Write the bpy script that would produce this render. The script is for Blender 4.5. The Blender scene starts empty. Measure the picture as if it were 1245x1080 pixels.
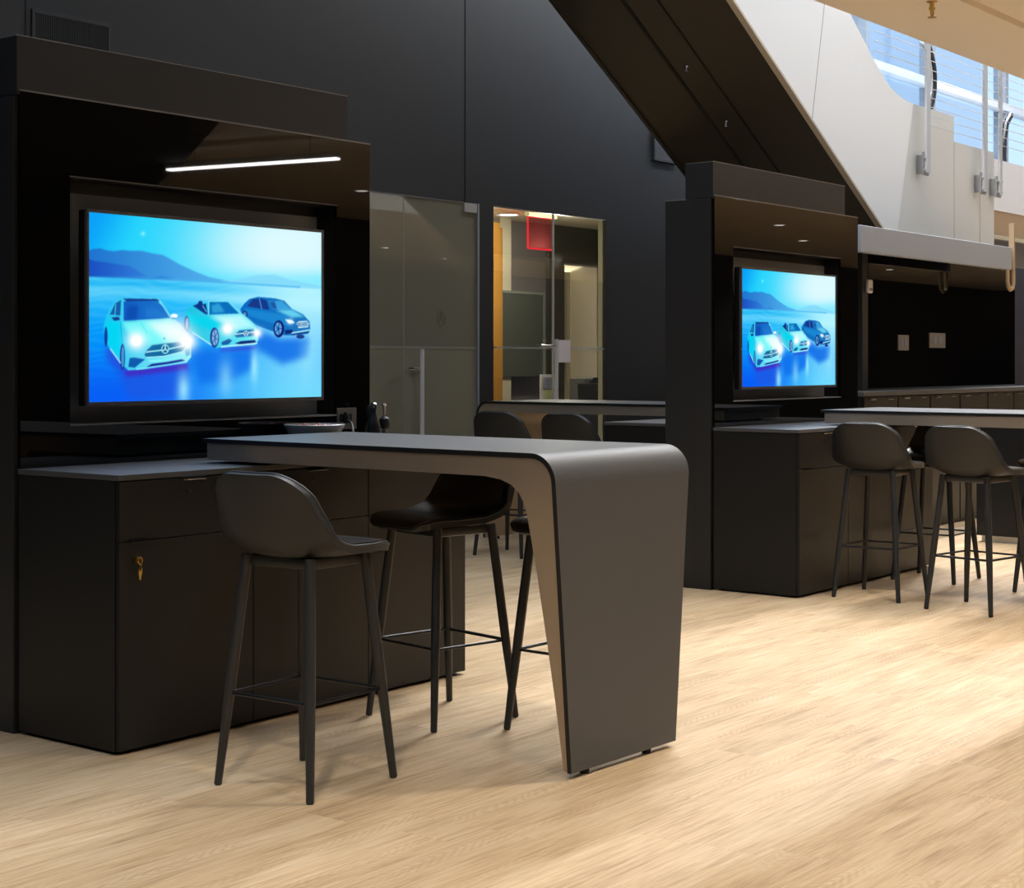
import bpy, bmesh, math, random
import numpy as np
from mathutils import Vector, Matrix
random.seed(7)
scn = bpy.context.scene
COL = scn.collection
R = math.radians

# ------------------------------------------------------------------ helpers
class MB:
    """collects shapes into one bmesh"""
    def __init__(s):
        s.bm = bmesh.new()
    def _tag(s, geom_faces, mi, smooth):
        for f in geom_faces:
            f.material_index = mi; f.smooth = smooth
    def box(s, x0, x1, y0, y1, z0, z1, bev=0.0, seg=2, mi=0):
        b = bmesh.new()
        bmesh.ops.create_cube(b, size=1.0)
        bmesh.ops.scale(b, vec=(abs(x1-x0), abs(y1-y0), abs(z1-z0)), verts=b.verts)
        bmesh.ops.translate(b, vec=((x0+x1)/2, (y0+y1)/2, (z0+z1)/2), verts=b.verts)
        if bev > 0:
            bmesh.ops.bevel(b, geom=list(b.edges), offset=bev, segments=seg, profile=0.5, affect='EDGES')
        return s.merge(b, mi)
    def merge(s, b, mi=0, smooth=True):
        m = bpy.data.meshes.new('tmp')
        for f in b.faces: f.material_index = mi; f.smooth = smooth
        b.to_mesh(m); b.free()
        s.bm.from_mesh(m); bpy.data.meshes.remove(m)
        return s
    def prism(s, pts, axis, a0, a1, mi=0, bev=0.0):
        """polygon pts (2D) extruded along axis 'x','y' or 'z' from a0 to a1"""
        b = bmesh.new()
        def mk(p, a):
            if axis == 'x': return (a, p[0], p[1])
            if axis == 'y': return (p[0], a, p[1])
            return (p[0], p[1], a)
        v0 = [b.verts.new(mk(p, a0)) for p in pts]
        v1 = [b.verts.new(mk(p, a1)) for p in pts]
        n = len(pts)
        b.faces.new(v0); b.faces.new(v1[::-1])
        for i in range(n):
            b.faces.new((v0[i], v1[i], v1[(i+1) % n], v0[(i+1) % n]))
        bmesh.ops.recalc_face_normals(b, faces=b.faces)
        if bev > 0:
            bmesh.ops.bevel(b, geom=list(b.edges), offset=bev, segments=2, profile=0.5, affect='EDGES')
        return s.merge(b, mi)
    def tube(s, path, rad, seg=10, mi=0, cap=True, closed=False):
        """swept tube, rad number or list"""
        b = bmesh.new()
        P = [Vector(p) for p in path]
        n = len(P)
        rr = rad if isinstance(rad, (list, tuple)) else [rad]*n
        rings = []
        up = None
        for i in range(n):
            if closed:
                t = (P[(i+1) % n]-P[i-1]).normalized()
            else:
                t = (P[min(i+1, n-1)]-P[max(i-1, 0)]).normalized()
            if up is None:
                up = Vector((0, 0, 1)) if abs(t.z) < 0.9 else Vector((1, 0, 0))
            a = (up - t*up.dot(t)).normalized(); up = a
            c = t.cross(a)
            rings.append([b.verts.new(P[i] + (a*math.cos(2*math.pi*k/seg)+c*math.sin(2*math.pi*k/seg))*rr[i]) for k in range(seg)])
        m = n if closed else n-1
        for i in range(m):
            r0, r1 = rings[i], rings[(i+1) % n]
            for k in range(seg):
                b.faces.new((r0[k], r0[(k+1) % seg], r1[(k+1) % seg], r1[k]))
        if cap and not closed:
            b.faces.new(rings[0][::-1]); b.faces.new(rings[-1])
        bmesh.ops.recalc_face_normals(b, faces=b.faces)
        return s.merge(b, mi)
    def lathe(s, prof, loc=(0, 0, 0), seg=24, mi=0):
        """prof = [(r,z)...] turned about z"""
        b = bmesh.new()
        rings = []
        for r, z in prof:
            if r < 1e-5:
                rings.append([b.verts.new((loc[0], loc[1], loc[2]+z))])
            else:
                rings.append([b.verts.new((loc[0]+r*math.cos(2*math.pi*k/seg), loc[1]+r*math.sin(2*math.pi*k/seg), loc[2]+z)) for k in range(seg)])
        for i in range(len(rings)-1):
            a, c = rings[i], rings[i+1]
            for k in range(seg):
                k2 = (k+1) % seg
                if len(a) == 1 and len(c) == 1: continue
                if len(a) == 1: b.faces.new((a[0], c[k2], c[k]))
                elif len(c) == 1: b.faces.new((a[k], a[k2], c[0]))
                else: b.faces.new((a[k], a[k2], c[k2], c[k]))
        bmesh.ops.recalc_face_normals(b, faces=b.faces)
        return s.merge(b, mi)
    def grid(s, A, Bp, mi=0):
        """closed thick sheet: A, Bp arrays [i][j] of points (both sides)"""
        b = bmesh.new()
        n, m = len(A), len(A[0])
        va = [[b.verts.new(p) for p in row] for row in A]
        vb = [[b.verts.new(p) for p in row] for row in Bp]
        for i in range(n-1):
            for j in range(m-1):
                b.faces.new((va[i][j], va[i+1][j], va[i+1][j+1], va[i][j+1]))
                b.faces.new((vb[i][j], vb[i][j+1], vb[i+1][j+1], vb[i+1][j]))
        loop = [(0, j) for j in range(m)] + [(i, m-1) for i in range(1, n)] + [(n-1, j) for j in range(m-2, -1, -1)] + [(i, 0) for i in range(n-2, 0, -1)]
        for k in range(len(loop)):
            p, q = loop[k], loop[(k+1) % len(loop)]
            b.faces.new((va[p[0]][p[1]], va[q[0]][q[1]], vb[q[0]][q[1]], vb[p[0]][p[1]]))
        bmesh.ops.recalc_face_normals(b, faces=b.faces)
        return s.merge(b, mi)
    def build(s, name, mats, parent=None, sharp=35):
        me = bpy.data.meshes.new(name)
        s.bm.to_mesh(me); s.bm.free()
        if not isinstance(mats, (list, tuple)): mats = [mats]
        for m in mats: me.materials.append(m)
        me.set_sharp_from_angle(angle=R(sharp))
        o = bpy.data.objects.new(name, me)
        COL.objects.link(o)
        wn = o.modifiers.new('weighted_normals', 'WEIGHTED_NORMAL'); wn.keep_sharp = True; wn.weight = 100
        if parent is not None: o.parent = parent
        return o

def tag(o, label=None, cat=None, group=None, kind=None):
    if label: o['label'] = label
    if cat: o['category'] = cat
    if group: o['group'] = group
    if kind: o['kind'] = kind
    return o
def empty(name, loc=(0, 0, 0), rz=0.0):
    o = bpy.data.objects.new(name, None)
    o.empty_display_size = .1
    o.location = loc; o.rotation_euler = (0, 0, rz)
    COL.objects.link(o)
    return o
def struct(mb, name, mat, parent=None):
    o = mb.build(name, mat, parent)
    if parent is None: o['kind'] = 'structure'
    return o
def copy_tree(o, parent=None):
    c = o.copy(); COL.objects.link(c)
    if parent is not None: c.parent = parent
    for ch in o.children: copy_tree(ch, c)
    return c

# ------------------------------------------------------------------ materials
def newmat(name):
    m = bpy.data.materials.new(name); m.use_nodes = True
    nt = m.node_tree; nt.nodes.clear()
    out = nt.nodes.new('ShaderNodeOutputMaterial')
    return m, nt, out
def pbr(name, col, rough=.5, metal=0.0, spec=.5, noise=0.0, nscale=40, bump=0.0, coat=0.0, ior=1.5, stretch=None):
    m, nt, out = newmat(name)
    b = nt.nodes.new('ShaderNodeBsdfPrincipled')
    b.inputs['Base Color'].default_value = (*col, 1)
    b.inputs['Roughness'].default_value = rough
    b.inputs['Metallic'].default_value = metal
    b.inputs['Specular IOR Level'].default_value = spec
    b.inputs['IOR'].default_value = ior
    if coat: b.inputs['Coat Weight'].default_value = coat
    if noise > 0 or bump > 0:
        tc = nt.nodes.new('ShaderNodeTexCoord')
        mp = nt.nodes.new('ShaderNodeMapping')
        if stretch: mp.inputs['Scale'].default_value = stretch
        nz = nt.nodes.new('ShaderNodeTexNoise')
        nz.inputs['Scale'].default_value = nscale; nz.inputs['Detail'].default_value = 4
        nt.links.new(tc.outputs['Object'], mp.inputs['Vector'])
        nt.links.new(mp.outputs[0], nz.inputs['Vector'])
        if noise > 0:
            mr = nt.nodes.new('ShaderNodeMapRange')
            mr.inputs['To Min'].default_value = max(.02, rough-noise); mr.inputs['To Max'].default_value = rough+noise
            nt.links.new(nz.outputs['Fac'], mr.inputs['Value'])
            nt.links.new(mr.outputs[0], b.inputs['Roughness'])
        if bump > 0:
            bp = nt.nodes.new('ShaderNodeBump'); bp.inputs['Strength'].default_value = bump; bp.inputs['Distance'].default_value = .002
            nt.links.new(nz.outputs['Fac'], bp.inputs['Height'])
            nt.links.new(bp.outputs[0], b.inputs['Normal'])
    nt.links.new(b.outputs[0], out.inputs[0])
    return m
def emit(name, col, strength):
    m, nt, out = newmat(name)
    e = nt.nodes.new('ShaderNodeEmission')
    e.inputs[0].default_value = (*col, 1); e.inputs[1].default_value = strength
    nt.links.new(e.outputs[0], out.inputs[0])
    return m
def thin_glass(name, tint=(.93, .96, .95), rough=0.0, film=None, film_fac=0.0):
    """thin sheet: straight-through transparency + Fresnel reflection, optional film"""
    m, nt, out = newmat(name)
    tr = nt.nodes.new('ShaderNodeBsdfTransparent'); tr.inputs[0].default_value = (*tint, 1)
    gl = nt.nodes.new('ShaderNodeBsdfGlossy'); gl.inputs['Roughness'].default_value = rough
    gl.inputs['Color'].default_value = (1, 1, 1, 1)
    fr = nt.nodes.new('ShaderNodeFresnel')
    gm = nt.nodes.new('ShaderNodeNewGeometry'); mr = nt.nodes.new('ShaderNodeMapRange')
    mr.inputs['To Min'].default_value = 1.5; mr.inputs['To Max'].default_value = 1/1.5
    nt.links.new(gm.outputs['Backfacing'], mr.inputs['Value']); nt.links.new(mr.outputs[0], fr.inputs[0])
    base = tr.outputs[0]
    if film:
        d = nt.nodes.new('ShaderNodeBsdfDiffuse'); d.inputs[0].default_value = (*film, 1)
        mx = nt.nodes.new('ShaderNodeMixShader'); mx.inputs[0].default_value = film_fac
        nt.links.new(tr.outputs[0], mx.inputs[1]); nt.links.new(d.outputs[0], mx.inputs[2])
        base = mx.outputs[0]
    m2 = nt.nodes.new('ShaderNodeMixShader')
    nt.links.new(fr.outputs[0], m2.inputs[0]); nt.links.new(base, m2.inputs[1]); nt.links.new(gl.outputs[0], m2.inputs[2])
    nt.links.new(m2.outputs[0], out.inputs[0])
    return m

def floor_mat():
    m, nt, out = newmat('oak_plank_floor')
    N = nt.nodes.new; L = nt.links.new
    b = N('ShaderNodeBsdfPrincipled')
    geo = N('ShaderNodeNewGeometry'); sep = N('ShaderNodeSeparateXYZ')
    L(geo.outputs['Position'], sep.inputs[0])
    def math_(op, a, c=None):
        n = N('ShaderNodeMath'); n.operation = op
        for i, v in enumerate((a, c)):
            if v is None: continue
            if isinstance(v, (int, float)): n.inputs[i].default_value = v
            else: L(v, n.inputs[i])
        return n.outputs[0]
    PW, PL = .185, 1.25
    yr = math_('DIVIDE', sep.outputs['Y'], PW)
    row = math_('FLOOR', yr)
    wr = N('ShaderNodeTexWhiteNoise'); wr.noise_dimensions = '1D'; L(row, wr.inputs['W'])
    xs = math_('ADD', math_('DIVIDE', sep.outputs['X'], PL), math_('MULTIPLY', wr.outputs['Value'], 7.3))
    col_ = math_('FLOOR', xs)
    cmb = N('ShaderNodeCombineXYZ'); L(row, cmb.inputs[0]); L(col_, cmb.inputs[1])
    wp = N('ShaderNodeTexWhiteNoise'); wp.noise_dimensions = '2D'; L(cmb.outputs[0], wp.inputs['Vector'])
    # per plank offset coordinates
    off = N('ShaderNodeVectorMath'); off.operation = 'SCALE'; L(wp.outputs['Color'], off.inputs[0]); off.inputs['Scale'].default_value = 30
    add = N('ShaderNodeVectorMath'); add.operation = 'ADD'; L(geo.outputs['Position'], add.inputs[0]); L(off.outputs[0], add.inputs[1])
    # fine streaks
    mp = N('ShaderNodeMapping'); mp.inputs['Scale'].default_value = (2.4, 44, 1); L(add.outputs[0], mp.inputs[0])
    n1 = N('ShaderNodeTexNoise'); n1.inputs['Scale'].default_value = 1.6; n1.inputs['Detail'].default_value = 8; n1.inputs['Roughness'].default_value = .68
    L(mp.outputs[0], n1.inputs['Vector'])
    # broad tone
    mp2 = N('ShaderNodeMapping'); mp2.inputs['Scale'].default_value = (1.5, 7, 1); L(add.outputs[0], mp2.inputs[0])
    n2 = N('ShaderNodeTexNoise'); n2.inputs['Scale'].default_value = 1.2; n2.inputs['Detail'].default_value = 5
    L(mp2.outputs[0], n2.inputs['Vector'])
    # cathedral grain: chevrons along the middle of some planks
    fyc = math_('FRACT', yr)
    yl = math_('ADD', math_('SUBTRACT', fyc, .5), math_('MULTIPLY', math_('SUBTRACT', wp.outputs['Value'], .5), .5))
    mp3 = N('ShaderNodeMapping'); mp3.inputs['Scale'].default_value = (2.2, 9, 1); L(add.outputs[0], mp3.inputs[0])
    n3 = N('ShaderNodeTexNoise'); n3.inputs['Scale'].default_value = 1.5; n3.inputs['Detail'].default_value = 3
    L(mp3.outputs[0], n3.inputs['Vector'])
    yld = math_('ADD', yl, math_('MULTIPLY', math_('SUBTRACT', n3.outputs['Fac'], .5), .22))
    ab = math_('ABSOLUTE', yld)
    sgn = math_('SUBTRACT', math_('MULTIPLY', math_('GREATER_THAN', wr.outputs['Value'], .5), 2.0), 1.0)
    ph = math_('ADD', math_('MULTIPLY', math_('MULTIPLY', sep.outputs['X'], 46.0), sgn), math_('MULTIPLY', ab, 16.0))
    ph = math_('ADD', ph, math_('MULTIPLY', n3.outputs['Fac'], 7.0))
    tri = math_('POWER', math_('PINGPONG', ph, 1.0), 1.6)
    mp4 = N('ShaderNodeMapping'); mp4.inputs['Scale'].default_value = (.8, .3, 1); L(add.outputs[0], mp4.inputs[0])
    n4 = N('ShaderNodeTexNoise'); n4.inputs['Scale'].default_value = 1.3; n4.inputs['Detail'].default_value = 1; L(mp4.outputs[0], n4.inputs['Vector'])
    gate = N('ShaderNodeMapRange'); gate.inputs['From Min'].default_value = .46; gate.inputs['From Max'].default_value = .6; L(n4.outputs['Fac'], gate.inputs['Value'])
    band = N('ShaderNodeMapRange'); band.inputs['From Min'].default_value = .25; band.inputs['From Max'].default_value = .15; L(ab, band.inputs['Value'])
    grain = math_('MULTIPLY', math_('MULTIPLY', tri, gate.outputs[0]), band.outputs[0])
    ramp = N('ShaderNodeValToRGB')
    e = ramp.color_ramp.elements
    e[0].position = .3; e[0].color = (.315, .19, .092, 1)
    e[1].position = .7; e[1].color = (.735, .58, .395, 1)
    e2 = ramp.color_ramp.elements.new(.5); e2.color = (.60, .425, .245, 1)
    t = math_('ADD', math_('MULTIPLY', n1.outputs['Fac'], .62), math_('MULTIPLY', n2.outputs['Fac'], .38))
    L(t, ramp.inputs[0])
    # plank tint
    hsv = N('ShaderNodeHueSaturation')
    mrv = N('ShaderNodeMapRange'); mrv.inputs['To Min'].default_value = .93; mrv.inputs['To Max'].default_value = 1.05; L(wp.outputs['Value'], mrv.inputs['Value'])
    L(mrv.outputs[0], hsv.inputs['Value']); L(ramp.outputs[0], hsv.inputs['Color'])
    mixg = N('ShaderNodeMix'); mixg.data_type = 'RGBA'
    L(math_('MULTIPLY', grain, .36), mixg.inputs['Factor']); L(hsv.outputs[0], mixg.inputs[6]); mixg.inputs[7].default_value = (.36, .215, .105, 1)
    # joints
    fy = math_('FRACT', yr); fx = math_('FRACT', xs)
    jy = math_('LESS_THAN', math_('ABSOLUTE', math_('SUBTRACT', fy, .5)), .4935)
    jx = math_('LESS_THAN', math_('ABSOLUTE', math_('SUBTRACT', fx, .5)), .4992)
    j = math_('MULTIPLY', jy, jx)
    mixj = N('ShaderNodeMix'); mixj.data_type = 'RGBA'
    L(math_('MULTIPLY', math_('SUBTRACT', 1.0, j), .16), mixj.inputs['Factor']); L(mixg.outputs[2], mixj.inputs[6]); mixj.inputs[7].default_value = (.16, .09, .045, 1)
    L(mixj.outputs[2], b.inputs['Base Color'])
    b.inputs['Roughness'].default_value = .48
    b.inputs['Specular IOR Level'].default_value = .35
    bp = N('ShaderNodeBump'); bp.inputs['Strength'].default_value = .15; bp.inputs['Distance'].default_value = .001
    L(n1.outputs['Fac'], bp.inputs['Height']); L(bp.outputs[0], b.inputs['Normal'])
    L(b.outputs[0], out.inputs[0])
    return m

M = {}
M['floor'] = floor_mat()
M['laminate'] = pbr('black_laminate', (.0098, .0101, .0108), .42, spec=.36, noise=.05, nscale=60, bump=.03)
M['tower'] = pbr('black_tower_laminate', (.0165, .0172, .0186), .5, noise=.05, nscale=60)
M['wall'] = pbr('black_wall_paint', (.0078, .0085, .0102), .5, noise=.05, nscale=8)
M['seam'] = pbr('shadow_gap_black', (.004, .004, .004), .7)
M['blackglass'] = pbr('black_back_painted_glass', (.003, .003, .003), .015, ior=1.5)
M['niche'] = pbr('niche_charcoal', (.29, .31, .34), .5)
M['niche2'] = pbr('dark_grey_inset', (.035, .036, .04), .3)
M['counter'] = pbr('charcoal_counter_laminate', (.075, .076, .08), .48, spec=.4, noise=.04, nscale=50)
M['skin'] = pbr('anthracite_table_laminate', (.082, .083, .087), .5, noise=.04, nscale=50, bump=.02, spec=.4)
M['skinedge'] = pbr('black_laminate_edge', (.008, .008, .008), .5)
M['alu'] = pbr('champagne_brushed_metal', (.48, .395, .3), .42, metal=.65, noise=.06, nscale=30, stretch=(1, 1, 14))
M['stoolshell'] = pbr('charcoal_stool_shell', (.0165, .0175, .019), .48, noise=.05, nscale=120, bump=.06)
M['stoolleather'] = pbr('black_leather', (.0045, .0046, .005), .33, noise=.06, nscale=90, bump=.12)
M['stoolleg'] = pbr('charcoal_stained_wood_leg', (.023, .0245, .0265), .45, noise=.05, nscale=40, stretch=(1, 1, .2))
M['rubber'] = pbr('black_rubber', (.006, .006, .006), .7)
M['tvplastic'] = pbr('tv_black_plastic', (.01, .01, .011), .35)
M['bezel'] = pbr('tv_grey_bezel', (.1, .1, .105), .4, metal=.2)
M['pull'] = pbr('satin_pull_handle', (.72, .71, .72), .35, metal=.25)
M['chrome'] = pbr('chrome', (.8, .8, .82), .15, metal=1)
M['steel'] = pbr('brushed_stainless', (.55, .545, .54), .35, metal=.55, noise=.05, nscale=60)
M['brass'] = pbr('brass', (.62, .40, .12), .28, metal=1)
M['steeldark'] = pbr('grey_bracket_steel', (.26, .255, .25), .4, metal=.4)
M['darkmetal'] = pbr('dark_metal', (.03, .03, .032), .4, metal=.7)
M['ceiling'] = pbr('beige_ceiling_paint', (.86, .785, .67), .8)
M['darkceil'] = pbr('dark_soffit_paint', (.02, .02, .02), .8)
M['backwall'] = pbr('dark_back_wall', (.015, .014, .013), .7)
M['greywall'] = pbr('grey_atrium_paint', (.25, .25, .25), .7)
M['beigetrim'] = pbr('beige_edge_trim', (.6, .53, .43), .5)
M['edgelight'] = pbr('painted_edge_highlight', (.24, .24, .24), .4)  # pale colour standing in for the highlight along upper edges
M['white'] = pbr('off_white_cladding', (.85, .855, .85), .42)
M['cladjoint'] = pbr('cladding_joint', (.34, .33, .3), .6)
M['greyclad'] = pbr('pale_grey_cladding', (.66, .655, .62), .45)
M['whiteslab'] = pbr('white_slab_paint', (.84, .86, .89), .6)
M['brownsoffit'] = pbr('tan_bulkhead_paint', (.42, .29, .17), .6)
M['underside'] = pbr('dark_bronze_soffit', (.036, .029, .022), .3)
M['fascia'] = pbr('satin_silver_fascia', (.36, .405, .48), .4, metal=.1)
M['rubberrail'] = pbr('handrail_rubber', (.008, .008, .009), .25)
M['glass'] = thin_glass('clear_glass')
M['winglass'] = thin_glass('window_glass', tint=(.86, .93, .98))
M['frost'] = thin_glass('olive_frosted_glass', tint=(.8, .82, .76), film=(.22, .215, .17), film_fac=.75)
M['frost2'] = thin_glass('olive_frosted_glass_lower', tint=(.8, .82, .76), film=(.27, .26, .2), film_fac=.8)
M['etched'] = thin_glass('etched_band', film=(.45, .45, .42), film_fac=.4)
M['redglass'] = thin_glass('red_sign_plate', tint=(.7, .34, .34), film=(.14, .03, .03), film_fac=.2)
M['rededge'] = emit('red_edge_light', (1.0, .03, .045), 1.1)
M['cream'] = pbr('cream_paint', (.56, .52, .38), .6)
M['creamdeep'] = pbr('warm_corridor_paint', (.6, .52, .38), .6)
M['mauve'] = pbr('mauve_grey_paint', (.19, .17, .165), .6)
M['olive'] = pbr('olive_grey_board', (.075, .08, .06), .5)
M['oliveframe'] = pbr('olive_grey_frame', (.2, .21, .18), .45)
M['darkolive'] = pbr('dark_olive_paint', (.055, .052, .042), .6)
M['orangewood'] = pbr('orange_wood', (.45, .22, .04), .45, noise=.05, nscale=20, stretch=(1, 1, .1))
M['paper'] = pbr('paper', (.55, .5, .53), .8)
M['printed'] = pbr('printed_ink', (.2, .22, .3), .7)
M['greenprint'] = pbr('pale_green_print', (.42, .45, .25), .7)
M['plate'] = pbr('outlet_plate', (.17, .16, .15), .5)
M['orange'] = pbr('orange_wrapped_sweet', (.45, .07, .03), .35)
M['bowl'] = pbr('grey_glazed_bowl', (.30, .29, .27), .25)
M['cable'] = pbr('black_cable', (.006, .006, .006), .6)
M['mullion'] = pbr('white_mullion', (.6, .62, .64), .4)
M['mulliongrey'] = pbr('grey_mullion', (.22, .24, .27), .4)
M['navy'] = pbr('navy_panel', (.02, .026, .05), .45)
M['facade'] = pbr('distant_facade_glass', (.25, .36, .55), .2)
M['lamp'] = emit('warm_white_lamp', (1, .93, .82), 9.0)
M['tube'] = emit('linear_led_diffuser', (1, .98, .95), 26.0)
M['applgrey'] = pbr('grey_appliance_front', (.16, .16, .15), .4)
M['tag'] = pbr('white_tag', (.6, .6, .6), .5)

# ------------------------------------------------------------------ calibrated frame
FPX, CXP, HYP, AYAW, HCAM = 1990.0, 622.5, 440.0, R(37.6), 1.36

# ------------------------------------------------------------------ room shell
WALL_Y = 8.6
CE_Y = 3.87          # edge of the lower ceiling towards the atrium
CZ = 3.2
f = MB(); f.box(-6, 42, -5, 15, -.2, 0)
struct(f, 'floor', M['floor'])

# back wall with two glazed openings
D1 = (8.55, 10.72); D2 = (10.91, 12.604); DT = 2.69
w = MB()
w.box(-6, D1[0], WALL_Y, WALL_Y+.08, 0, 9)
w.box(D1[0], D2[1], WALL_Y, WALL_Y+.08, DT, 9)
w.box(D1[1], D2[0], WALL_Y, WALL_Y+.08, 0, DT)
w.box(D2[1], 15.2, WALL_Y, WALL_Y+.08, 0, 9)
wo = struct(w, 'wall_back', M['wall'])
g = MB()
for x in (6.213, 10.535, 2.0):
    g.box(x-.004, x+.004, WALL_Y-.0035, WALL_Y+.001, DT+.01, 9)
struct(g, 'trim_1', M['seam'])

c = MB()
c.box(1.0, 42, -4.6, 3.3, CZ+.035, CZ+.3)
c.box(1.0, 42, 3.28, CE_Y, CZ, CZ+.3, bev=.006)
struct(c, 'ceiling', M['ceiling'])
c = MB(); c.prism([(-6, -4.6), (10.95, -4.6), (10.9, -2.9), (9.27, -.45), (7.4, 2.2), (5.4, 3.2), (-6, 3.2)], 'z', CZ-.12, CZ+.03)
struct(c, 'trim_2', M['darkceil'])
w = MB(); w.box(-6, 34, CE_Y-.2, CE_Y, CZ+.3, 9); struct(w, 'wall_front', M['greywall'])
w = MB(); w.box(-6, 42, -5, -4.6, 0, CZ+.3); struct(w, 'wall_rear', M['backwall'])
w = MB(); w.box(-6.2, -6, -5, WALL_Y, 0, 9); struct(w, 'wall_left', M['backwall'])
w = MB(); w.box(42, 42.2, -5, 8.6, 0, CZ+.3); struct(w, 'wall_right', M['backwall'])

# ------------------------------------------------------------------ display towers, cabinets, televisions
def tower(loc, label, width=1.885):
    """display tower: origin at the foot of its near front corner"""
    t = empty('display_tower', loc)
    tag(t, label, 'display tower', 'black display towers')
    nx0, nx1, nz0, nz1 = .226, 1.668, 1.124, 2.055
    m = MB()
    m.box(-.012, width+.004, .125, .33, 0, 2.335, bev=.004)
    m.box(-.012, nx0, .012, .126, 0, 2.335, bev=.003); m.box(nx1, width+.004, .012, .126, 0, 2.335, bev=.003)
    m.box(nx0-.01, nx1+.01, .0125, .126, 0, nz0, bev=.002); m.box(nx0-.01, nx1+.01, .0125, .126, nz1, 2.3345, bev=.002)
    m.build('tower_body', M['tower'], t)
    # glossy panel: one sheet with the recess cut out
    x0, x1, z0, z1 = .006, width, .971, 2.35
    b = bmesh.new()
    O = [(x0, z0), (x1, z0), (x1, z1), (x0, z1)]; I = [(nx0, nz0), (nx1, nz0), (nx1, nz1), (nx0, nz1)]
    V = {}
    for nm, P_ in (('o', O), ('i', I)):
        for y_ in (-.006, .0115):
            V[nm, y_] = [b.verts.new((p[0], y_, p[1])) for p in P_]
    for i in range(4):
        j = (i+1) % 4
        b.faces.new((V['o', -.006][i], V['o', -.006][j], V['i', -.006][j], V['i', -.006][i]))
        b.faces.new((V['o', .0115][i], V['i', .0115][i], V['i', .0115][j], V['o', .0115][j]))
        b.faces.new((V['o', -.006][i], V['o', .0115][i], V['o', .0115][j], V['o', -.006][j]))
        b.faces.new((V['i', -.006][i], V['i', -.006][j], V['i', .0115][j], V['i', .0115][i]))
    bmesh.ops.recalc_face_normals(b, faces=b.faces)
    p = MB(); p.merge(b, 0, smooth=False); p.build('glass_panel', M['blackglass'], t)
    e = MB(); e.box(.004, width, -.008, .012, 2.3505, 2.356)
    e.build('top_edge_highlight', M['edgelight'], t)  # highlight on the panel's upper edge, put in as a pale strip
    n = MB()
    n.box(nx0+.002, nx1-.002, .115, .1245, nz0+.002, nz1-.045)
    n.build('recess_panel', M['niche'], t)
    r = MB()
    r.box(nx0, nx1, -.009, .11, nz0-.005, nz0+.001)
    r.build('recess_shelf', M['niche'], t)
    r = MB(); r.box(nx0-.004, nx1+.004, -.009, -.0065, nz1, nz1+.005); r.build('recess_trim', M['bezel'], t)
    h = MB(); h.box(-.008, 1.742, -.002, .19, 2.337, 2.553, bev=.003)
    h.build('header', M['tower'], t)
    h = MB(); h.box(-.009, 1.743, -.003, .0, 2.5525, 2.556); h.build('header_edge_highlight', M['edgelight'], t)  # highlight line of the header edge, coloured in as a thin strip
    return t

def cabinet(loc, label, rz=0, detail=True):
    """three-bay cabinet: origin at the foot of its front corner, body runs +x, +y"""
    c = empty('media_cabinet', loc, rz)
    tag(c, label, 'cabinet', 'black media cabinets')
    W_, D_ = 1.889, .566
    b = MB()
    b.box(0, W_, .02, D_, .012, .948, bev=.002)
    b.box(.03, W_-.03, .05, D_-.02, 0, .02)
    b.build('body', M['laminate'], c)
    t = MB(); t.box(-.003, W_+.003, -.004, D_, .949, .969, bev=.002)
    t.build('countertop', M['counter'], c)
    edges = [.0, .632, 1.267, W_]
    for i in range(3):
        a, z = edges[i]+.002, edges[i+1]-.002
        if i == 0: a += .003
        d = MB(); d.box(a, z, 0, .019, .738, .9445, bev=.0015)
        dr = d.build('drawer', M['laminate'], c)
        hx = a + (.275 if i < 2 else .3)
        h = MB(); h.box(hx, hx+.108, -.016, .004, .9405, .9475, bev=.001); h.box(hx, hx+.108, -.016, -.013, .936, .9475, bev=.001)
        h.build('handle', M['chrome'], dr)
        l = MB(); l.lathe([(0, .0), (.009, 0), (.009, -.003), (.0065, -.0045), (0, -.0045)], seg=16)
        lo = l.build('lock', M['darkmetal'], dr)
        lo.location = (hx+.038, 0, .897); lo.rotation_euler = (R(-90), 0, 0)
        d = MB(); d.box(a, z, 0, .019, .015, .735, bev=.0015)
        do = d.build('door', M['laminate'], c)
        hx = a + .04
        h = MB(); h.box(hx, hx+.1, -.014, .004, .7355, .741, bev=.001); h.box(hx, hx+.1, -.014, -.011, .728, .741, bev=.001)
        h.build('handle', M['darkmetal'], do)
    return c

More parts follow.
